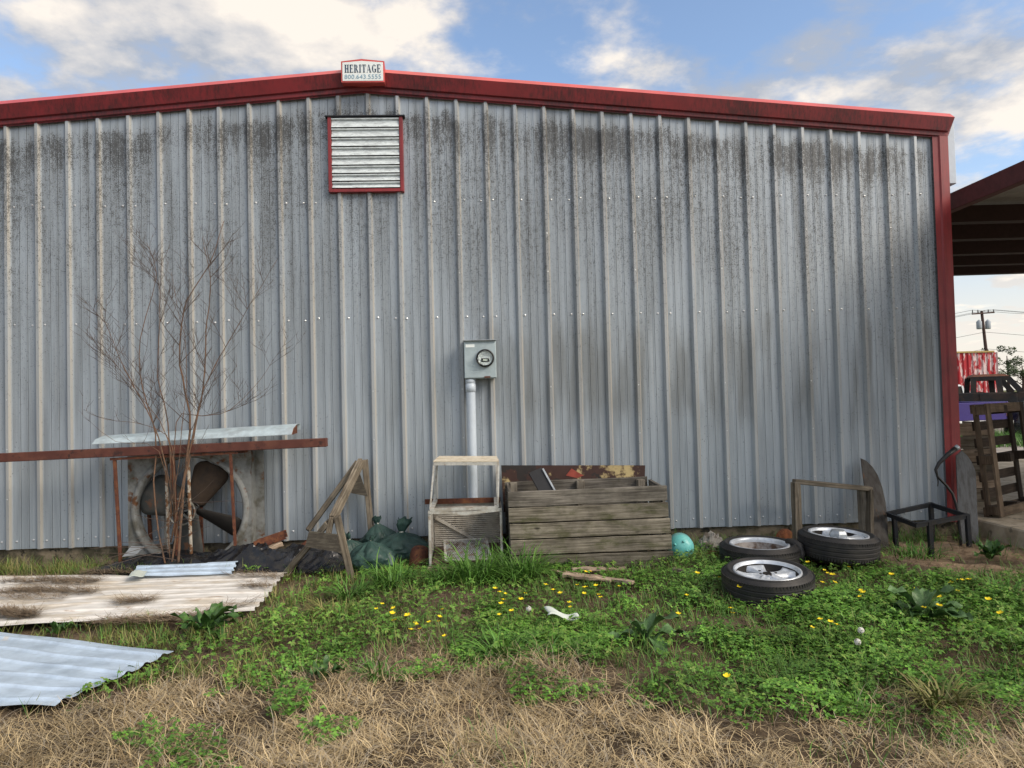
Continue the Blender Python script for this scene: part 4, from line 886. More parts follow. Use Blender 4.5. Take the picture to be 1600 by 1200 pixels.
# ================================================================ wooden frame, plates, iron frame, pipe
fr2 = thing('timber_trestle', (W(1300, 830, -.35).x, -.4, GZ), 'weathered timber frame leaning on wall behind the capped wheel', 'timber frame')
def fm(p0, p1, w_, h_, up=(0, 1, 0), m=w_saw, nm='leg'):
    b = MB(); b.beam(p0, p1, w_, h_, up, 6, .0015); b.build(nm, m, fr2, bevel=.006)
A_, B_ = W(1243, 758, -.38), W(1357, 769, -.42)
fm(A_+Vector((0, 0, .03)), Vector((W(1247, 860, -.46).x, -.46, GZ-.02)), .068, .09)
fm(B_+Vector((.0, -.02, .025)), Vector((W(1360, 870, -.55).x, -.55, GZ-.02)), .038, .09)
fm(B_+Vector((-.055, .03, .02)), Vector((W(1352, 860, -.42).x, -.40, GZ-.02)), .05, .09, m=w_grey)
fm(W(1240, 752, -.38), W(1361, 764, -.43), .09, .045, (0, 0, 1), nm='top_bar')
def plate(name, pts, Y0, Y1, m, th, lab, cat):
    zs = [W(x, y, Y0).z for x, y in pts]; zmx, zmn = max(zs), min(zs); v = []
    for (x, y) in pts:
        z = W(x, y, Y0).z; Y = Y0+(Y1-Y0)*(zmx-z)/(zmx-zmn); p = W(x, y, Y); v.append((p.x, p.y, p.z))
    n = len(v); b = MB(); b.add(v+[(x, y+th, z) for x, y, z in v], [tuple(range(n)), tuple(range(2*n-1, n-1, -1))]+[(i, n+i, n+(i+1) % n, (i+1) % n) for i in range(n)])
    return tag(b.build(name, m, None, bevel=.002), lab, cat)
plate('steel_plate', [(1345, 716), (1354, 720), (1364, 730), (1372, 743), (1379, 762), (1384, 785), (1387, 815), (1389, 862), (1364, 862), (1360, 825), (1355, 790), (1350, 755)], -.10, -.42, m_plate, .012, 'curved pointed rusty steel blade leaning on the wall', 'blade')
plate('steel_plate', [(1494, 712), (1503, 704), (1512, 712), (1520, 724), (1525, 738), (1527, 790), (1531, 862), (1500, 862), (1497, 790)], -.14, -.34, m_plateg, .012, 'dull grey round topped steel plate leaning at the red corner trim', 'steel plate')
irf = thing('angle_iron_frame', (W(1450, 830, -.5).x, -.5, GZ), 'low black angle iron stand at the building corner', 'metal stand')
ya, yb_, yc, yd = -.42, -.20, -.52, -.85
cA, cB, cC, cD = W(1386, 800, ya), W(1454, 786, yb_), W(1511, 805, yc), W(1431, 818, yd)
cB.z = cC.z = cA.z = cD.z = (cA.z+cB.z+cC.z+cD.z)/4
cA, cB, cC, cD = W(1386, 801, ya), W(1454, 786, yb_), W(1511, 804, yc), W(1431, 818, yd-.0)
for p_, q_ in ((cA, cB), (cB, cC), (cC, cD), (cD, cA)):
    b = MB(); b.beam(p_, q_, .03, .012); b.beam(p_+Vector((0, 0, -.02)), q_+Vector((0, 0, -.02)), .008, .04); b.build('rail', m_iron, irf)
for p_, x, y in ((cA.lerp(cB, .15), 1399, 846), (cB, 1457, 838), (cC, 1508, 858), (cD.lerp(cC, .25), 1452, 850)):
    b = MB(); b.beam(p_+Vector((0, 0, .006)), (p_.x+.01, p_.y, GZ-.02), .04, .04, (0, 1, 0)); b.build('leg', m_iron, irf, bevel=.003)
b = MB(); b.tube([W(x, y, Y) for x, y, Y in ((1494, 700, -.36), (1480, 711, -.36), (1467, 724, -.36), (1462, 734, -.36), (1465, 745, -.37), (1478, 758, -.38), (1488, 771, -.39), (1494, 788, -.40), (1498, 810, -.42), (1501, 842, -.44), (1502, 872, -.44))], [.026, .022, .018, .015, .013, .013, .013, .014, .014, .014, .014], 10)
bp = b.build('bent_pipe', m_black, None, True); tag(bp, 'bent black pipe with thick grip leaning on the red corner trim', 'pipe')
b = MB(); b.tube([W(1493, 701, -.36), W(1497, 698, -.36)], .027, 10); b.build('end_cap', m_galv, bp, True)
b = MB(); b.tube([W(x, y, -.375) for x, y in ((1463, 742), (1466, 752), (1465, 760))], .006, 5); b.build('lever', m_black, bp)

# ================================================================ pallets
def pallet(o, ux, uy, lab, wide=1.0, tall=1.2, ma=w_pal, mb_=w_paldark):
    ux = Vector(ux).normalized(); uy = Vector(uy).normalized(); uz = ux.cross(uy).normalized(); o = Vector(o); uy = uz.cross(ux)
    if uz.y > 0: uz = -uz               # towards the camera
    t = thing('wooden_pallet', o, lab, 'pallet', 'pallets leaning at the building corner')
    pt = lambda x, y, z: o+ux*x+uy*y+uz*z
    for j, y in enumerate((.07, tall/2, tall-.07)):
        for i, x in enumerate((.05, wide/2, wide-.05)):
            b = MB(); b.beam(pt(x-.05, y, .092), pt(x+.05, y, .092), .14, .094, uy); b.build('block', ma if i == 0 else mb_, t, bevel=.004)
    for x in (.05, wide/2, wide-.05):
        if x == wide/2: continue
        b = MB(); b.beam(pt(x, 0, .152), pt(x, tall, .152), .10, .022, uz, 5, .001); b.build('bottom_board', ma if x < .1 else mb_, t, bevel=.002)
        b = MB(); b.beam(pt(x, 0, .033), pt(x, tall, .033), .10, .022, uz, 5, .001); b.build('stringer_board', ma if x < .1 else mb_, t, bevel=.002)
    nS = 7
    for i in range(nS):
        y = .05+(tall-.1)*i/(nS-1); b = MB(); b.beam(pt(.0, y, .011), pt(wide, y, .011), .098, .02, uz, 5, .001); b.build('deck_board', ma if i in (0, nS-1) else mb_, t, bevel=.002)
    for y in (.05, tall-.05):
        b = MB(); b.beam(pt(.102, y, .152), pt(wide-.102, y, .152), .098, .02, uz, 5, .001); b.build('cross_board', ma, t, bevel=.002)
    return t
o_ = W(1537, 803, .06); o_.z = .003; top = W(1500, 628, .03)
pallet(o_, (.74, .48, 0), (top-o_), 'brown wooden block pallet tilted against the red corner trim')
bxx = thing('timber_box', (10.75, 1.3, 0), 'brown timber box standing behind the leaning pallet', 'box')
for i in range(6):
    z = .085+i*.16
    for p_, q_ in (((10.48, 1.02, z), (10.98, 1.02, z)), ((10.47, 1.04, z), (10.47, 1.58, z)), ((10.99, 1.04, z), (10.99, 1.58, z))):
        b = MB(); b.beam(p_, q_, .022, .15, (0, 0, 1), 3, .001); b.build('plank', w_pale if i % 2 else w_saw, bxx, bevel=.002)

# ================================================================ far yard
def pickup(loc, rz, paint, lab, burnt=False, cabm=None):
    t = thing('pickup_truck', loc, lab, 'pickup'); T = Matrix.Translation(loc) @ Matrix.Rotation(rz, 4, 'Z')
    def add(name, fn, m, parent=t, **k):
        b = MB(); fn(b); b.v = [tuple(T @ Vector(v)) for v in b.v]; return b.build(name, m, parent, **k)
    cabm = cabm or paint; glassm = m_dark; tw_ = .79 if burnt else .70
    side = lambda y0, y1: (lambda b: b.prism([(-2.6, .55), (-2.15, .5), (-2.08, .78), (-1.9, .92), (-1.55, .95), (-1.2, .92), (-1.02, .78), (-.95, .45), (1.05, .45), (1.12, .78), (1.3, .92), (1.62, .95), (1.95, .92), (2.1, .78), (2.18, .5), (2.6, .55), (2.62, 1.0), (2.5, 1.10), (.95, 1.17), (-2.6, 1.17)], frame((0, y0, 0), (1, 0, 0), (0, 0, 1)), y0-y1))
    for s_ in (-1, 1): add('body_side', side(.94*s_ if s_ > 0 else -.86, .86*s_ if s_ > 0 else -.94), paint, bevel=.02)
    add('bed_floor', lambda b: b.box((-1.6, 0, .70), (1.9, 1.7, .05)), m_iron)
    add('bonnet', lambda b: b.box((1.75, 0, 1.08), (1.6, 1.71, .10)), cabm, bevel=.03)
    add('grille', lambda b: b.box((2.56, 0, .82), (.06, 1.7, .40)), m_iron)
    tg = add('tailgate', lambda b: b.box((-2.58, 0, .88), (.06, 1.70, .55)), paint, bevel=.015)
    add('handle', lambda b: b.box((-2.615, 0, 1.0), (.02, .2, .08)), m_iron, tg)
    for s_ in (-1, 1): add('tail_light', lambda b: b.box((-2.60, .895*s_, .93), (.05, .13, .40)), mat('pale pink tail light', (.55, .28, .28), var=.2, rough=.3))
    bm = add('bumper', lambda b: b.box((-2.70, 0, .52), (.14, 1.9, .17)), mat('chalky bumper', (.68, .68, .66), var=.2, rough=.35), bevel=.03)
    add('number_plate', lambda b: b.box((-2.785, 0, .53), (.012, .31, .14)), m_sign, bm)
    add('front_bumper', lambda b: b.box((2.68, 0, .52), (.14, 1.9, .17)), m_iron, bevel=.03)
    cb = add('cab_back', lambda b: b.box((-.62, 0, .88), (.06, 1.71, .6)), cabm)
    rf = add('cab_roof', lambda b: b.add([(-.60, -.72, 1.76), (.55, -.72, 1.76), (.55, .72, 1.76), (-.60, .72, 1.76), (-.52, -.62, 1.86), (.44, -.62, 1.86), (.44, .62, 1.86), (-.52, .62, 1.86)], [(0, 1, 5, 4), (1, 2, 6, 5), (2, 3, 7, 6), (3, 0, 4, 7), (4, 5, 6, 7), (3, 2, 1, 0)]), m_rust if burnt else cabm, bevel=.02)
    for s_ in (-1, 1):
        for p_, q_ in (((-.62, .87*s_, 1.15), (-.58, tw_*s_, 1.78)), ((.30, .87*s_, 1.15), (.25, tw_*s_, 1.78)), ((1.0, .87*s_, 1.15), (.55, tw_*s_, 1.78))):
            add('pillar', lambda b: b.beam(p_, q_, .20 if burnt else .09, .07, (0, 1, 0)), cabm)
        add('door_mirror', lambda b: b.box((.85, 1.0*s_, 1.25), (.08, .16, .14)), m_iron)
        if not burnt: add('side_window', lambda b: b.add([(-.6, .86*s_, 1.16), (.98, .86*s_, 1.16), (.52, .71*s_, 1.76), (-.57, .71*s_, 1.76)], [(0, 1, 2, 3)]), glassm)
    if burnt:
        for s_ in (-1, 1):
            add('roof_rail', lambda b: b.beam((-.62, .78*s_, 1.74), (.60, .78*s_, 1.74), .10, .16), cabm)
            add('door', lambda b: b.box((.2, .955*s_, .82), (1.25, .03, .62)), cabm, bevel=.02)
        add('roof_skin', lambda b: b.add([(-.68, -.84, 1.80), (.66, -.84, 1.80), (.66, .84, 1.80), (-.68, .84, 1.80), (-.55, -.6, 1.92), (.48, -.6, 1.92), (.48, .6, 1.92), (-.55, .6, 1.92)], [(0, 1, 5, 4), (1, 2, 6, 5), (2, 3, 7, 6), (3, 0, 4, 7), (4, 5, 6, 7), (3, 2, 1, 0)]), m_rust, bevel=.03)
    if not burnt:
        add('rear_window', lambda b: b.add([(-.61, -.8, 1.17), (-.61, .8, 1.17), (-.59, .68, 1.76), (-.59, -.68, 1.76)], [(0, 1, 2, 3)]), glassm)
        add('windscreen', lambda b: b.add([(.98, -.82, 1.15), (.98, .82, 1.15), (.54, .68, 1.76), (.54, -.68, 1.76)], [(0, 1, 2, 3)]), glassm)
    else: add('seat_frame', lambda b: (b.box((-.3, 0, .95), (.15, 1.4, .5)), b.tube([(.55, .3, 1.05), (.5, .45, 1.2), (.45, .3, 1.3), (.5, .15, 1.2), (.55, .3, 1.05)], .02, 6)), m_rust)
    for x in (-1.55, 1.62):
        for s_ in (-1, 1):
            w_ = add('wheel', lambda b: b.lathe([(.17, -.1), (.20, -.12), (.36, -.11), (.385, -.05), (.385, .05), (.36, .11), (.20, .12), (.17, .1)], 28, Matrix.Translation((x, .80*s_, .385)) @ Matrix.Rotation(R(90), 4, 'X')), m_tyre, smooth=True)
            add('hubcap', lambda b: b.lathe([(.0001, .10*1), (.18, .09), (.18, -.09), (.0001, -.10)], 20, Matrix.Translation((x, .82*s_, .385)) @ Matrix.Rotation(R(90), 4, 'X')), m_galv, w_)
    return t
m_purple = mat('purple car paint', (.032, .02, .15), var=.1, rough=.3, spec=.5)
m_burnt = mat('burnt black bodywork', (.012, .013, .015), (.03, .02, .016), 3, rough=.75)
m_wpaint = mat('white car paint', (.62, .64, .65), var=.08, rough=.35)
def far(px, py, depth): return CP+ray(px, py)*depth
c = far(1538, 640, 21); pickup((c.x+2.7*math.cos(R(96)), c.y+2.7*math.sin(R(96)), GZ), R(96), m_purple, 'purple pickup with pale bumper seen past the building corner')
c = far(1565, 640, 28); pickup((c.x-.1, c.y+.6, GZ+.25), R(-28), m_burnt, 'burnt out black pickup with rusty roof behind the purple one', True)
b = MB(); b.box((c.x-.1, c.y+.6, GZ+.12), (3.0, 1.4, .24)); tag(b.build('timber_cribbing', w_paldark, None), 'low dark timber blocks under the burnt out pickup', 'timber')
c = far(1490, 620, 38); pickup((c.x+.2, c.y+1, GZ), R(170), m_wpaint, 'white pickup mostly hidden behind the red building corner')
c = far(1600, 640, 21.5); b = MB()
b.grid(lambda u, v: (c.x+.55*math.cos(u*6.283)*(1-v**3*.75)*(1+.15*noise.noise(Vector((u*8, v*3, 1)))), c.y+.5*math.sin(u*6.283)*(1-v**3*.75), GZ+1.15*v+.08*noise.noise(Vector((u*7, v*5, 3)))), 40, 14, True)
tag(b.build('covered_heap', m_poly, None), 'heap under black cover beside the purple pickup', 'covered heap')
# red container
m_cont = mat('peeling red paint', (.40, .02, .03), (.62, .50, .50), 1.4, lo=.5, hi=.56, rough=.7, st=(2.6, 2.6, .8))
c = far(1480, 575, 44); cn = thing('shipping_container', (c.x, c.y+3, GZ), 'peeling red ribbed container beyond the parked pickups', 'container')
pr_ = []; xr = far(1555, 575, 44).x; x = xr-9
ztop = far(1540, 548, 44).z
while x < xr: pr_ += [(x, 0), (x+.10, 0), (x+.16, .06), (x+.26, .06), (x+.32, 0)]; x += .32
b = MB(); b.grid(lambda u, v: (pr_[round(u*(len(pr_)-1))][0], c.y+pr_[round(u*(len(pr_)-1))][1], GZ+.15+v*(ztop-GZ-.25)), len(pr_)-1, 1); b.build('wall', m_cont, cn)
b = MB(); b.box((xr-4.5, c.y+1.2, ztop-.05), (9.1, 2.5, .10)); b.build('roof', mat('dull yellow rail', (.38, .28, .10), var=.2), cn)
b = MB(); b.box((xr+.03, c.y+1.2, (GZ+ztop)/2), (.08, 2.44, ztop-GZ-.1)); b.build('end_wall', m_cont, cn)
b = MB(); b.box((xr-4.5, c.y+1.2, GZ+.08), (9, 2.3, .16)); b.build('base_rail', m_iron, cn)
# utility pole and wires
tp_ = far(1535, 486, 62); bs = far(1540, 560, 62); up_ = thing('utility_pole', (bs.x+.3, bs.y, GZ), 'wooden utility pole with crossarm and two transformers', 'utility pole')
m_pole = mat('pole wood', (.075, .045, .04), var=.3, rough=.9)
b = MB(); b.tube([(bs.x+.45, bs.y, GZ-.2), (tp_.x, bs.y, tp_.z)], [.17, .11], 12); b.build('pole', m_pole, up_)
b = MB(); b.beam((tp_.x-1.0, bs.y-.15, tp_.z-.25), (tp_.x+1.05, bs.y-.15, tp_.z-.15), .10, .12); b.build('crossarm', m_pole, up_)
for dx in (-.95, -.45, .5, 1.0): b = MB(); b.tube([(tp_.x+dx, bs.y-.15, tp_.z-.15), (tp_.x+dx, bs.y-.15, tp_.z+.12)], [.05, .03], 8); b.build('insulator', m_iron, up_)
for dx in (-.42, .40): b = MB(); b.lathe([(.0001, -.38), (.2, -.36), (.22, -.3), (.22, .3), (.14, .38), (.05, .48), (.0001, .5)], 16, Matrix.Translation((tp_.x+.1+dx, bs.y-.05, tp_.z-1.25))); b.build('transformer', mat('transformer grey', (.32, .36, .40), var=.1), up_, True)
for i, (dx, zz, lb) in enumerate(((-.95, .1, 'power line on the outer left insulator of the pole'), (.5, .1, 'power line on the inner right insulator of the pole'), (1.0, .1, 'power line on the outer right insulator of the pole'), (.12, -1.9, 'lower cable strung from the utility pole'), (.12, -3.4, 'lowest cable strung from the utility pole'))):
    a = Vector((tp_.x+dx, bs.y-.15, tp_.z+zz)); b = MB()
    pts_ = []
    for s_ in np.linspace(-1, 1, 25):
        e = a+Vector((s_*38, -4*s_, 2.3*abs(s_)**1.0*(.6 if s_ > 0 else -.3))); e.z -= 1.6*(1-(2*abs(s_)-1)**2); pts_.append(e)
    b.tube(pts_, .014, 4, False); tag(b.build('power_line', m_iron, None), lb, 'cable', 'overhead lines')
# far trees
def tree(px, depth, h, r, lab, seed, n=1300):
    c = far(px, 600, depth); t = thing('tree', (c.x, c.y, GZ), lab, 'tree', 'distant trees'); rg = random.Random(seed)
    b = MB(); b.tube([(c.x, c.y, GZ-.2), (c.x+.1, c.y, GZ+h*.5), (c.x, c.y, GZ+h*.9)], [.2, .13, .04], 8)
    for i in range(9):
        a_ = rg.uniform(0, 6.28); z0 = h*rg.uniform(.35, .7); b.tube([(c.x, c.y, GZ+z0), (c.x+math.cos(a_)*r*.45, c.y+math.sin(a_)*r*.45, GZ+z0+r*.3), (c.x+math.cos(a_)*r*.8, c.y+math.sin(a_)*r*.8, GZ+z0+r*.5)], [.06, .04, .02], 5)
    b.build('trunk', m_pole, t, True)
    b = MB(); cl = [(Vector((rg.gauss(0, .5), rg.gauss(0, .5), rg.gauss(0, .33)))*r, rg.uniform(.2, .42)*r) for _ in range(11)]
    for i in range(n):
        cc_, cr_ = rg.choice(cl); v = Vector((rg.gauss(0, 1), rg.gauss(0, 1), rg.gauss(0, 1))).normalized()*cr_*rg.uniform(.5, 1)
        p_ = Vector((c.x, c.y, GZ+h-r*.7))+cc_+v; s_ = rg.uniform(.06, .16); e1 = Vector((rg.gauss(0, 1), rg.gauss(0, 1), rg.gauss(0, 1))).normalized()*s_; e2 = e1.orthogonal().normalized()*s_*.6
        b.add([p_-e1, p_+e2, p_+e1, p_-e2], [(0, 1, 2, 3)])
    b.build('crown', m_tree, t); return t
tree(1575, 78, 5.9, 1.6, 'loose taller tree above the burnt out pickup', 3); tree(1598, 72, 4.4, 1.9, 'low bushy tree at the edge of the picture', 5); tree(1640, 80, 6.5, 2.4, 'broad tree beyond the canopy edge', 8, 600)
tree(1562, 95, 4.2, 1.5, 'small pale tree beside the red container', 9); tree(1500, 110, 5.0, 2.5, 'wide tree hidden behind the red container', 12)

# ================================================================ weeds, grass, straw
def blades(name, B, L, wd, az, lean, curl, m, seg=4, bsig=.25):
    n = len(B); t = np.linspace(0, 1, seg+1)[None, :]
    ang = lean[:, None]+curl[:, None]*t                     # angle from vertical along the blade
    ds = (L/seg)[:, None]; mid = (ang[:, 1:]+ang[:, :-1])/2
    h = np.concatenate([np.zeros((n, 1)), np.cumsum(np.sin(mid)*ds, 1)], 1); z = np.concatenate([np.zeros((n, 1)), np.cumsum(np.cos(mid)*ds, 1)], 1)
    z = np.maximum(z, -.004)
    bend = (rng.normal(0, bsig, n)[:, None])*t**1.3
    cx_ = np.cos(az[:, None]+bend); sx_ = np.sin(az[:, None]+bend)
    X_ = B[:, 0:1]+h*cx_; Y_ = B[:, 1:2]+h*sx_; Z_ = B[:, 2:3]+z
    w_ = wd[:, None]*np.array([.8, 1.0, .9, .65, .12] if seg == 4 else np.linspace(1, .15, seg+1))[None, :]/2
    px_ = -sx_*w_; py_ = cx_*w_
    V = np.stack([np.stack([X_-px_, Y_-py_, Z_], -1), np.stack([X_+px_, Y_+py_, Z_], -1)], 2).reshape(-1, 3)
    k_ = (seg+1)*2; f0 = np.array([[2*i, 2*i+1, 2*i+3, 2*i+2] for i in range(seg)]); F = (np.arange(n)[:, None, None]*k_+f0[None]).reshape(-1, 4)
    return np_mesh(name, V, F, m)
bline = [(0, 1120), (60, 1122), (150, 1090), (270, 1062), (400, 1082), (500, 1078), (560, 1052), (610, 1015), (680, 1022), (760, 1040), (850, 1032), (930, 1062), (1000, 1082), (1100, 1106), (1250, 1124), (1330, 1108), (1400, 1090), (1500, 1108), (1600, 1122)]
bw = np.array([[p_.x, p_.y] for p_ in (G(*q_) for q_ in bline)]); bw = bw[np.argsort(bw[:, 0])]
bw = np.concatenate([[[bw[0, 0]-3, bw[0, 1]]], bw, [[bw[-1, 0]+3, bw[-1, 1]]]])
def strawness(x, y):                            # >0 in the dead grass
    yb_ = np.interp(x, bw[:, 0], bw[:, 1]); return (yb_-y)+(vnoise(x, y, 2.2, 21)-.5)*.5+(vnoise(x, y, 7, 22)-.5)*.3
def scatter(n, x0, x1, y0, y1):
    x = rng.uniform(x0, x1, n); y = rng.uniform(y0, y1, n); return x, y
def covered(x, y):                              # under sheets and slab
    def inq(q):
        r = np.ones(len(x), bool)
        for i in range(4):
            a_, c_ = q[i], q[(i+1) % 4]; r &= ((c_.x-a_.x)*(y-a_.y)-(c_.y-a_.y)*(x-a_.x)) <= 0
        return r
    s1 = inq([G(-60, 909), G(448, 902), G(397, 964), G(-70, 992)]); s2 = inq([G(-160, 978), G(270, 1030), G(84, 1117), G(-190, 1118)])
    return s1 | s2 | (x > 9.93)
WH = [G(1198, 886, .055), G(1186, 847, .02), G(1307, 831, .11)]
def blocked(x, y):
    r = covered(x, y)
    for w_ in WH: r |= (x-w_.x)**2+(y-w_.y)**2 < .31**2
    r |= (x > bl.x-.03) & (x < br.x+.02) & (y > -.87)
    r |= (x > x0c) & (x < x1c) & (y > -.80)
    r |= y > -.04
    return r
x0c, x1c = L0.x-.01, R0.x+.01
# dead straw, tangled and lying over
x, y = scatter(300000, -.3, 10.2, -5.0, -2.0); s_ = strawness(x, y); clump = vnoise(x, y, 5.5, 31)*.6+vnoise(x, y, 2.1, 32)*.4; pile = vnoise(x, y, 9, 35)*.5+vnoise(x, y, 3.5, 36)*.5
inview = np.abs(x-CP.x) < (y-CP.y)*.80+.5
keep = (rng.random(len(x)) < np.clip(s_/.5+.22, 0, 1)) & ~covered(x, y) & inview & (rng.random(len(x)) < .10+1.5*np.clip(clump-.22, 0, 1))
x, y, clump, pile = x[keep], y[keep], clump[keep], pile[keep]; n = len(x); z = ground_z(x, y)+rng.random(n)*(.012+.13*np.clip(pile-.36, 0, 1))
flow = vnoise(x, y, 1.7, 33)*9+vnoise(x, y, 5, 34)*7+math.pi*(rng.random(n) < .35)
o = blades('dead_grass', np.stack([x, y, z], 1), rng.uniform(.06, .17, n), rng.uniform(.0020, .0042, n), flow+rng.normal(0, .75, n), rng.uniform(.85, 1.5, n), rng.uniform(-.5, 1.1, n), m_straw, 4, 1.1)
tag(o, 'tangled dead straw coloured grass along the front of the yard', 'dead grass', kind='stuff')
# stray straw and litter among the green, on the white sheet
x, y = scatter(60000, -.3, 10, -4.2, -.06); s_ = strawness(x, y)
pt_ = vnoise(x, y, 1.9, 41); keep = (s_ < .1) & ~blocked(x, y) & (rng.random(len(x)) < .16+.75*(pt_ > .64)+.6*((x < 4.3) & (y < -1.9) & (pt_ > .42)))
x, y = x[keep], y[keep]; n = len(x)
o1 = blades('dry_litter', np.stack([x, y, ground_z(x, y)+.012], 1), rng.uniform(.05, .14, n), rng.uniform(.002, .004, n), rng.uniform(0, 6.28, n), rng.uniform(.9, 1.45, n), rng.uniform(0, .6, n), m_litter, 3)
tag(o1, 'dry brown stalks and litter scattered among the green weeds', 'litter', kind='stuff')
ptch = [((0, 918), (140, 922), 500), ((30, 932), (150, 936), 700), ((0, 935), (60, 937), 300), ((55, 916), (158, 917), 550), ((0, 945), (100, 946), 260), ((185, 953), (238, 950), 330), ((365, 908), (440, 912), 260), ((385, 926), (425, 928), 180), ((150, 985), (300, 978), 700), ((0, 968), (50, 975), 900), ((300, 975), (390, 955), 250), ((130, 905), (240, 902), 600), ((200, 898), (330, 896), 240), ((165, 890), (205, 900), 260)]
bs_, azs = [], []
for (ax_, ay_), (cx__, cy__), cnt in ptch:
    a_, c_ = G(ax_, ay_), G(cx__, cy__); t = rng.random(cnt); bs_.append(np.stack([a_.x+(c_.x-a_.x)*t+rng.normal(0, .03, cnt), a_.y+(c_.y-a_.y)*t+rng.normal(0, .042, cnt), np.full(cnt, GZ+.055)+rng.uniform(0, .025, cnt)], 1)); azs.append(math.atan2(c_.y-a_.y, c_.x-a_.x)+rng.normal(0, .6, cnt)+math.pi*(rng.random(cnt) < .5))
bs_ = np.concatenate(bs_); azs = np.concatenate(azs); n = len(bs_)
tag(blades('straw_litter', bs_, rng.uniform(.05, .15, n), rng.uniform(.003, .0065, n), azs, rng.uniform(1.2, 1.55, n), rng.uniform(-.1, .25, n), m_litter, 3), 'dry straw clumps caught in the ribs of the dusty white sheet', 'straw', kind='stuff')
# olive and green grass
x, y = scatter(260000, -.3, 11.2, -4.4, -.06); s_ = strawness(x, y); lx = vnoise(x, y, 1.4, 51); tuf = vnoise(x, y, 8, 52)
left = np.clip((4.7-x)/1.2, 0, 1); wallside = np.clip((y+1.3)/.9, 0, 1)
bare = (x > 8.35) & (y > -1.65+.25*np.sin(x*3)) & (y < -.25)
dens = (.30+.12*left+.30*wallside)*(tuf > .42)*(s_ < 0)+.07*(s_ > 0)*(lx > .68)
keep = ~blocked(x, y) & (rng.random(len(x)) < dens) & ~(bare & (rng.random(len(x)) < .93))
x, y, lf = x[keep], y[keep], left[keep]; n = len(x); isol = rng.random(n) < .25+.45*lf
B = np.stack([x, y, ground_z(x, y)], 1); L_ = rng.uniform(.05, .15, n)*(1+.4*np.clip((y+1.2), 0, 1)); W2 = rng.uniform(.0025, .0055, n); A2 = rng.uniform(0, 6.28, n); le = rng.uniform(.05, .6, n); cu_ = rng.uniform(.2, 1.3, n)
i1 = isol; i2 = ~isol
tag(blades('olive_grass', B[i1], L_[i1], W2[i1], A2[i1], le[i1], cu_[i1], m_olive), 'olive coloured half dry grass between sheets and straw', 'grass', kind='stuff')
tag(blades('green_grass', B[i2], L_[i2], W2[i2], A2[i2], le[i2], cu_[i2], m_grass), 'fresh green grass along the foot of the wall and junk', 'grass', kind='stuff')
# clover and buttercup leaf carpet: three-lobed leaves on short stalks
x, y = scatter(330000, 2.2, 11.0, -4.3, -.35); s_ = strawness(x, y); pt_ = vnoise(x, y, 1.3, 61)*.55+vnoise(x, y, 4.2, 62)*.45
bare = (x > 8.35) & (y > -1.65+.25*np.sin(x*3))
dens = np.clip((pt_-.38)*4.0, .05, 1)*np.clip((x-3.1)/1.5, .05, 1)*np.clip((-.25-y)/.5, 0, 1)*np.clip(.35-s_/.3, 0, 1)+(s_ > 0)*(s_ < 1.2)*(vnoise(x, y, 3.2, 63) > .74)*.4
keep = ~blocked(x, y) & (rng.random(len(x)) < dens*.62) & ~(bare & (rng.random(len(x)) < .96))
x, y = x[keep], y[keep]; n = len(x); hgt = rng.uniform(.015, .075, n)*(.6+.9*vnoise(x, y, 3, 64)); z = ground_z(x, y)+hgt
sz = rng.uniform(.009, .016, n)*(.75+.75*vnoise(x, y, 2.3, 65)); az = rng.uniform(0, 6.28, n); tilt = rng.uniform(.0, .75, n); ta = rng.uniform(0, 6.28, n)
lob = np.array([(0, 0, 0), (.45, -.42, .08), (1.0, -.38, .02), (1.12, 0, -.05), (1.0, .38, .02), (.45, .42, .08)])
V = []
for q_ in range(3):
    aa = az+q_*2.094; c_, s2 = np.cos(aa)[:, None], np.sin(aa)[:, None]; lx_, ly_ = lob[None, :, 0]*sz[:, None], lob[None, :, 1]*sz[:, None]
    dx = lx_*c_-ly_*s2; dy = lx_*s2+ly_*c_; dzt = (dx*np.cos(ta)[:, None]+dy*np.sin(ta)[:, None])*np.tan(tilt)[:, None]*.8+lob[None, :, 2]*sz[:, None]
    V.append(np.stack([x[:, None]+dx, y[:, None]+dy, z[:, None]+dzt], -1))
V = np.stack(V, 1).reshape(-1, 3); m_ = 3*n; F = (np.arange(m_)[:, None, None]*6+np.array([[0, 1, 2, 3], [0, 3, 4, 5]])[None]).reshape(-1, 4)
tag(np_mesh('clover_carpet', V, F, m_clover), 'low green carpet of clover and buttercup leaves', 'clover', kind='stuff')

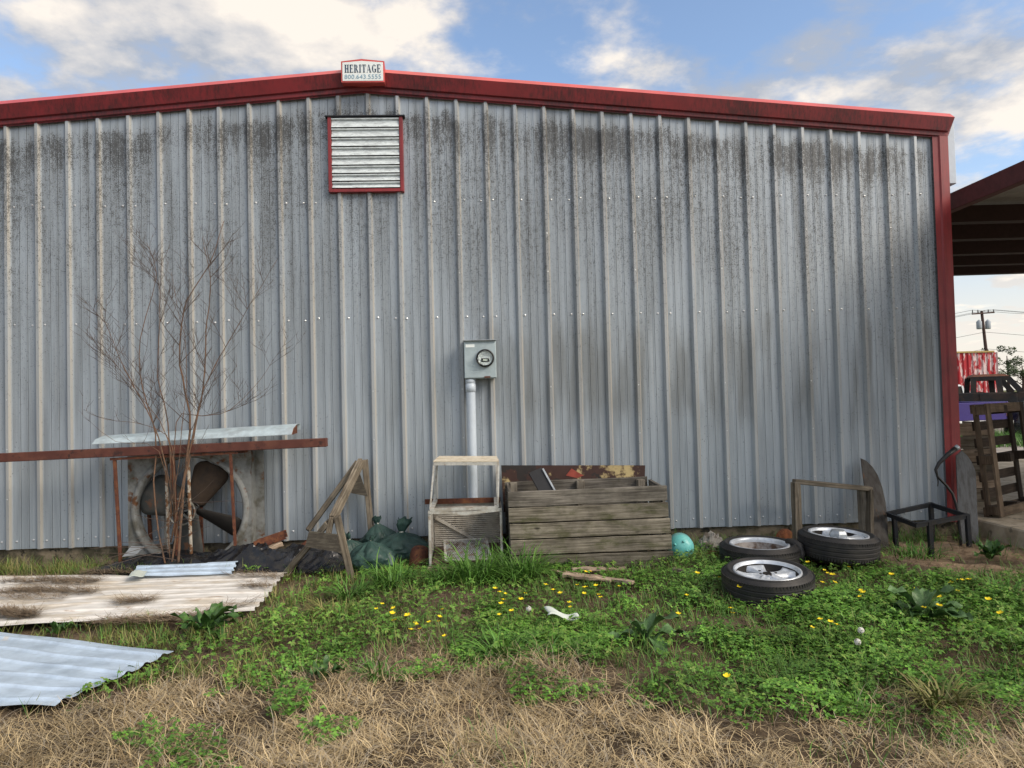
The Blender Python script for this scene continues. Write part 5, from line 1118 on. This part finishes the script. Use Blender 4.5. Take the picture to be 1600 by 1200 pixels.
# larger, paler lobed leaves of a second weed
x, y = scatter(60000, 2.6, 10.6, -4.1, -.5); s_ = strawness(x, y); pt_ = vnoise(x, y, 1.7, 71)*.6+vnoise(x, y, 5, 72)*.4
keep = ~blocked(x, y) & (s_ < -.05) & (pt_ > .5) & (rng.random(len(x)) < .28) & ~((x > 8.35) & (y > -1.65))
x, y = x[keep], y[keep]; n = len(x); z = ground_z(x, y)+rng.uniform(.03, .11, n); sz = rng.uniform(.012, .022, n); az = rng.uniform(0, 6.28, n); tilt = rng.uniform(.1, .9, n); ta = rng.uniform(0, 6.28, n)
lob = np.array([(0, 0, 0), (.5, -.30, .10), (1.0, -.20, .0), (1.25, 0, -.12), (1.0, .20, .0), (.5, .30, .10)]); V = []
for q_ in range(5):
    aa = az+(q_-2)*.85; c_, s2 = np.cos(aa)[:, None], np.sin(aa)[:, None]; lx_, ly_ = lob[None, :, 0]*sz[:, None], lob[None, :, 1]*sz[:, None]
    dx = lx_*c_-ly_*s2; dy = lx_*s2+ly_*c_; dzt = (dx*np.cos(ta)[:, None]+dy*np.sin(ta)[:, None])*np.tan(tilt)[:, None]*.7+lob[None, :, 2]*sz[:, None]
    V.append(np.stack([x[:, None]+dx, y[:, None]+dy, z[:, None]+dzt], -1))
V = np.stack(V, 1).reshape(-1, 3); F = (np.arange(5*n)[:, None, None]*6+np.array([[0, 1, 2, 3], [0, 3, 4, 5]])[None]).reshape(-1, 4)
tag(np_mesh('weed_leaves', V, F, blade_mat('pale weed leaves', [(.06, .15, .022), (.10, .22, .035), (.16, .27, .045), (.08, .18, .03), (.20, .25, .06)], .5, .7, 1.3)), 'paler lobed weed leaves standing above the clover', 'weeds', kind='stuff')
# grass strip in front of the parked pickups
x, y = scatter(9000, 12.5, 24, 10.6, 14.6); n = len(x)
tag(blades('far_grass', np.stack([x, y, np.full(n, GZ)], 1), rng.uniform(.15, .45, n), rng.uniform(.015, .03, n), rng.uniform(0, 6.28, n), rng.uniform(.05, .6, n), rng.uniform(.2, 1.2, n), m_grass, 3), 'green grass strip in front of the purple pickup', 'grass', kind='stuff')

# countable tufts of long grass
def tuft(px, py, n, Lm, sp, lab, m=m_grass, seed=0, wd=.0105):
    c = G(px, py); a_ = rng.uniform(0, 6.28, n); r_ = np.sqrt(rng.random(n))*sp; bx_ = np.stack([c.x+r_*np.cos(a_), c.y+r_*np.sin(a_)*.7, np.full(n, GZ-.01)], 1)
    o = blades('grass_tuft', bx_, rng.uniform(.6, 1.15, n)*Lm, rng.uniform(.6, 1.2, n)*wd, a_+rng.normal(0, .7, n), rng.uniform(.05, .5, n), rng.uniform(.8, 2.3, n), m)
    return tag(o, lab, 'grass tuft', 'long grass tufts')
tuft(745, 912, 260, .44, .17, 'dense arching grass tuft in front of the louvred casing'); tuft(812, 908, 240, .42, .16, 'dense arching grass tuft at the crate corner'); tuft(700, 915, 150, .32, .13, 'grass tuft before the rusty tank')
tuft(615, 918, 170, .34, .15, 'grass tuft before the plump green sack'); tuft(548, 935, 130, .24, .13, 'grass tuft at the near sawhorse foot'); tuft(520, 965, 100, .22, .14, 'yellowish grass tuft left of the buttercup patch', m_olive)
tuft(785, 1032, 70, .28, .07, 'broad bladed tuft on the straw edge before the crate', m_grass, wd=.013); tuft(855, 1035, 30, .18, .05, 'small broad bladed tuft beside the broad bladed one', m_grass, wd=.013)
tuft(1470, 1105, 120, .22, .10, 'half dry grass tuft on the straw at the right', m_olive); tuft(1560, 930, 120, .20, .16, 'grass tuft on bare ground near the slab'); tuft(590, 1060, 50, .20, .07, 'green tuft at the straw edge before the sacks')
tuft(1410, 905, 120, .16, .22, 'short grass tuft behind the dock plant'); tuft(1430, 868, 140, .16, .25, 'short grass tuft under the angle iron stand')
# dock plants: broad single leaves
def dock(px, py, leaves, Lm, wid, lab, m, seed, name='dock_plant'):
    c = G(px, py); t = thing(name, (c.x, c.y, GZ), lab, 'weed'); rg = random.Random(seed)
    for i in range(leaves):
        a_ = 2*math.pi*i/leaves*2.4+rg.uniform(-.3, .3); L = Lm*rg.uniform(.65, 1.1); w_ = L*wid*rg.uniform(.8, 1.15); le_ = rg.uniform(.1, 1.0); cu2 = rg.uniform(.3, 1.7); b = MB(); n = 9; path = [(0, 0)]; 
        for s_ in range(n): an = le_+cu2*(s_/n); path.append((path[-1][0]+math.sin(an)*L/n, path[-1][1]+math.cos(an)*L/n))
        wv = rg.uniform(0, 6)
        def fn(u, v):
            k_ = round(u*n); r_, z_ = path[k_]; ww = w_*(.10+.9*math.sin(min(1, max(0, (u-.12)/.88))*math.pi)**.75)*.5 if u < .99 else .002
            s2 = (v*2-1); y_ = s2*ww; ww *= 1+.16*math.sin(u*23+wv*2+s2*2); y_ = s2*ww; zz = max(.004, z_+abs(s2)*ww*.5+.020*math.sin(u*14+wv+s2*1.5)*abs(s2))
            return (c.x+r_*math.cos(a_)-y_*math.sin(a_), c.y+r_*math.sin(a_)+y_*math.cos(a_), GZ+.0+zz)
        b.grid(fn, n, 4); b.build('leaf', m, t, True)
dock(322, 995, 17, .27, .30, 'upright dark green dock plant between the two roofing sheets', m_leafd, 2)
dock(1440, 975, 15, .34, .32, 'large sprawling grey green dock plant in the clover', m_leafg, 3)
dock(1012, 1003, 8, .30, .30, 'small grey green dock plant before the wooden crate', m_leafg, 5)
dock(1547, 874, 14, .20, .42, 'dark leafy weed at the foot of the concrete slab', m_leafd, 7, 'leafy_weed')
dock(90, 992, 7, .13, .55, 'small round leaved weed at the edge of the dusty sheet', m_leafd, 9, 'leafy_weed')
dock(505, 1065, 6, .15, .35, 'small pale weed on the straw edge', m_leafd, 11, 'leafy_weed')
# buttercups
fl = MB()
for i in range(5):
    a_ = 2*math.pi*i/5; c_, s2 = math.cos(a_), math.sin(a_); q_ = [(0, 0, 0), (.006, -.005, .002), (.012, -.005, .006), (.0135, 0, .007), (.012, .005, .006), (.006, .005, .002)]
    fl.add([(x_*c_-y_*s2, x_*s2+y_*c_, z_) for x_, y_, z_ in q_], [(0, 1, 2, 3, 4, 5)])
pts = [(588, 952), (592, 944), (608, 955), (620, 948), (622, 970), (630, 962), (641, 958), (643, 973), (660, 984), (676, 972), (680, 962), (689, 972), (695, 953), (640, 985), (771, 919), (779, 926), (787, 927), (785, 938), (802, 954), (814, 928), (815, 935), (850, 914), (865, 922), (876, 926), (784, 942), (893, 942), (893, 948), (906, 915), (910, 926), (916, 918), (913, 919), (919, 893), (907, 892), (938, 930), (940, 934), (932, 914), (967, 917), (1071, 930), (1084, 894), (1056, 958), (1124, 903), (1156, 912), (1163, 913), (1143, 952), (1142, 959), (1264, 878), (1284, 890), (1294, 895), (1302, 897), (1306, 899), (1294, 908), (1282, 910), (1349, 921), (1351, 931), (1320, 886), (1389, 895), (1394, 897), (1350, 925), (1250, 925), (1283, 968), (1292, 970), (1258, 978), (1301, 976), (1432, 920), (1465, 927), (1469, 931), (1487, 910), (1494, 906), (1498, 905), (1493, 918), (1495, 924), (1517, 906), (1440, 946), (1442, 950), (1462, 945), (1545, 934), (1140, 1052), (1571, 956), (780, 960), (700, 992)]
stm = None; flm = None
for i, (px, py) in enumerate(pts):
    h = random.uniform(.09, .16); p = G(px, py, GZ+h); t = thing('buttercup', (p.x, p.y, GZ), 'small yellow buttercup '+('in the bright leafy patch before the green sacks' if px < 720 else 'among the weeds before the wooden crate' if px < 1000 else 'close to the frontmost car wheel' if px < 1240 else 'in the clover between wheels and large dock plant' if px < 1420 else 'around the large grey green dock plant'), 'flower', 'buttercups in the weeds')
    if stm is None:
        b = MB(); b.tube([(p.x+.012, p.y+.01, GZ-.02), (p.x+.008, p.y, GZ+.07), (p.x, p.y, GZ+h)], [.0018, .0016, .0013], 4, False); s1_ = b.build('stalk', m_stalk, t); stm = s1_.data; h0 = h
        b = MB(); b.v = [(v[0]*1.15+p.x, v[1]*1.15+p.y, v[2]*1.15+GZ+h) for v in fl.v]; b.f = fl.f; b.uv = [None]*len(fl.f); b.mi = [0]*len(fl.f); f1_ = b.build('petals', m_petal, t); flm = f1_.data
    else:
        a_ = bpy.data.objects.new('stalk', stm); col.objects.link(a_); a_.parent = t; a_.scale = (1, 1, h/h0)
        c_ = bpy.data.objects.new('petals', flm); col.objects.link(c_); c_.parent = t; c_.location = (0, 0, h-h0)
        t.rotation_euler = (random.uniform(-.25, .25)+.1, random.uniform(-.2, .2), random.uniform(0, 6)); k_ = random.uniform(.9, 1.45)
        t.scale = (k_, k_, 1)
# dandelion clocks
for (px, py, h, lb) in ((1345, 985, .16, 'white dandelion clock standing highest beside the dock plant'), (1340, 1003, .11, 'drooping dandelion clock just below the taller one'), (826, 951, .15, 'white dandelion clock before the crate beside paper litter')):
    p = G(px, py, GZ+h); t = thing('dandelion_clock', (p.x, p.y, GZ), lb, 'dandelion', 'dandelion clocks'); b = MB()
    b.tube([(p.x+.03, p.y, GZ-.01), (p.x+.015, p.y, GZ+h*.6), (p.x, p.y, GZ+h)], .002, 5); b.build('stalk', m_stalk, t)
    b = MB()
    for i in range(90):
        d = Vector((random.gauss(0, 1), random.gauss(0, 1), random.gauss(0, 1))).normalized(); c_ = p+d*.018; e1 = d.orthogonal().normalized()*.0055; e2 = d.cross(e1).normalized()*.0055; b.add([c_-e1, c_+e2, c_+e1, c_-e2], [(0, 1, 2, 3)])
    b.build('seed_head', m_fluff, t)
# litter
c = G(877, 962, GZ+.07); b = MB(); b.grid(lambda u, v: (c.x-.10+.20*u+.02*math.sin(v*4), c.y-.05+.10*v*(1-.4*u), c.z+.025*math.sin(u*5+1)+.02*v+.012*math.sin(v*7+u*3)), 12, 6)
tag(b.build('paper_scrap', m_paper, None, True, solid=.0015), 'crumpled white paper scrap lying on the clover', 'paper')
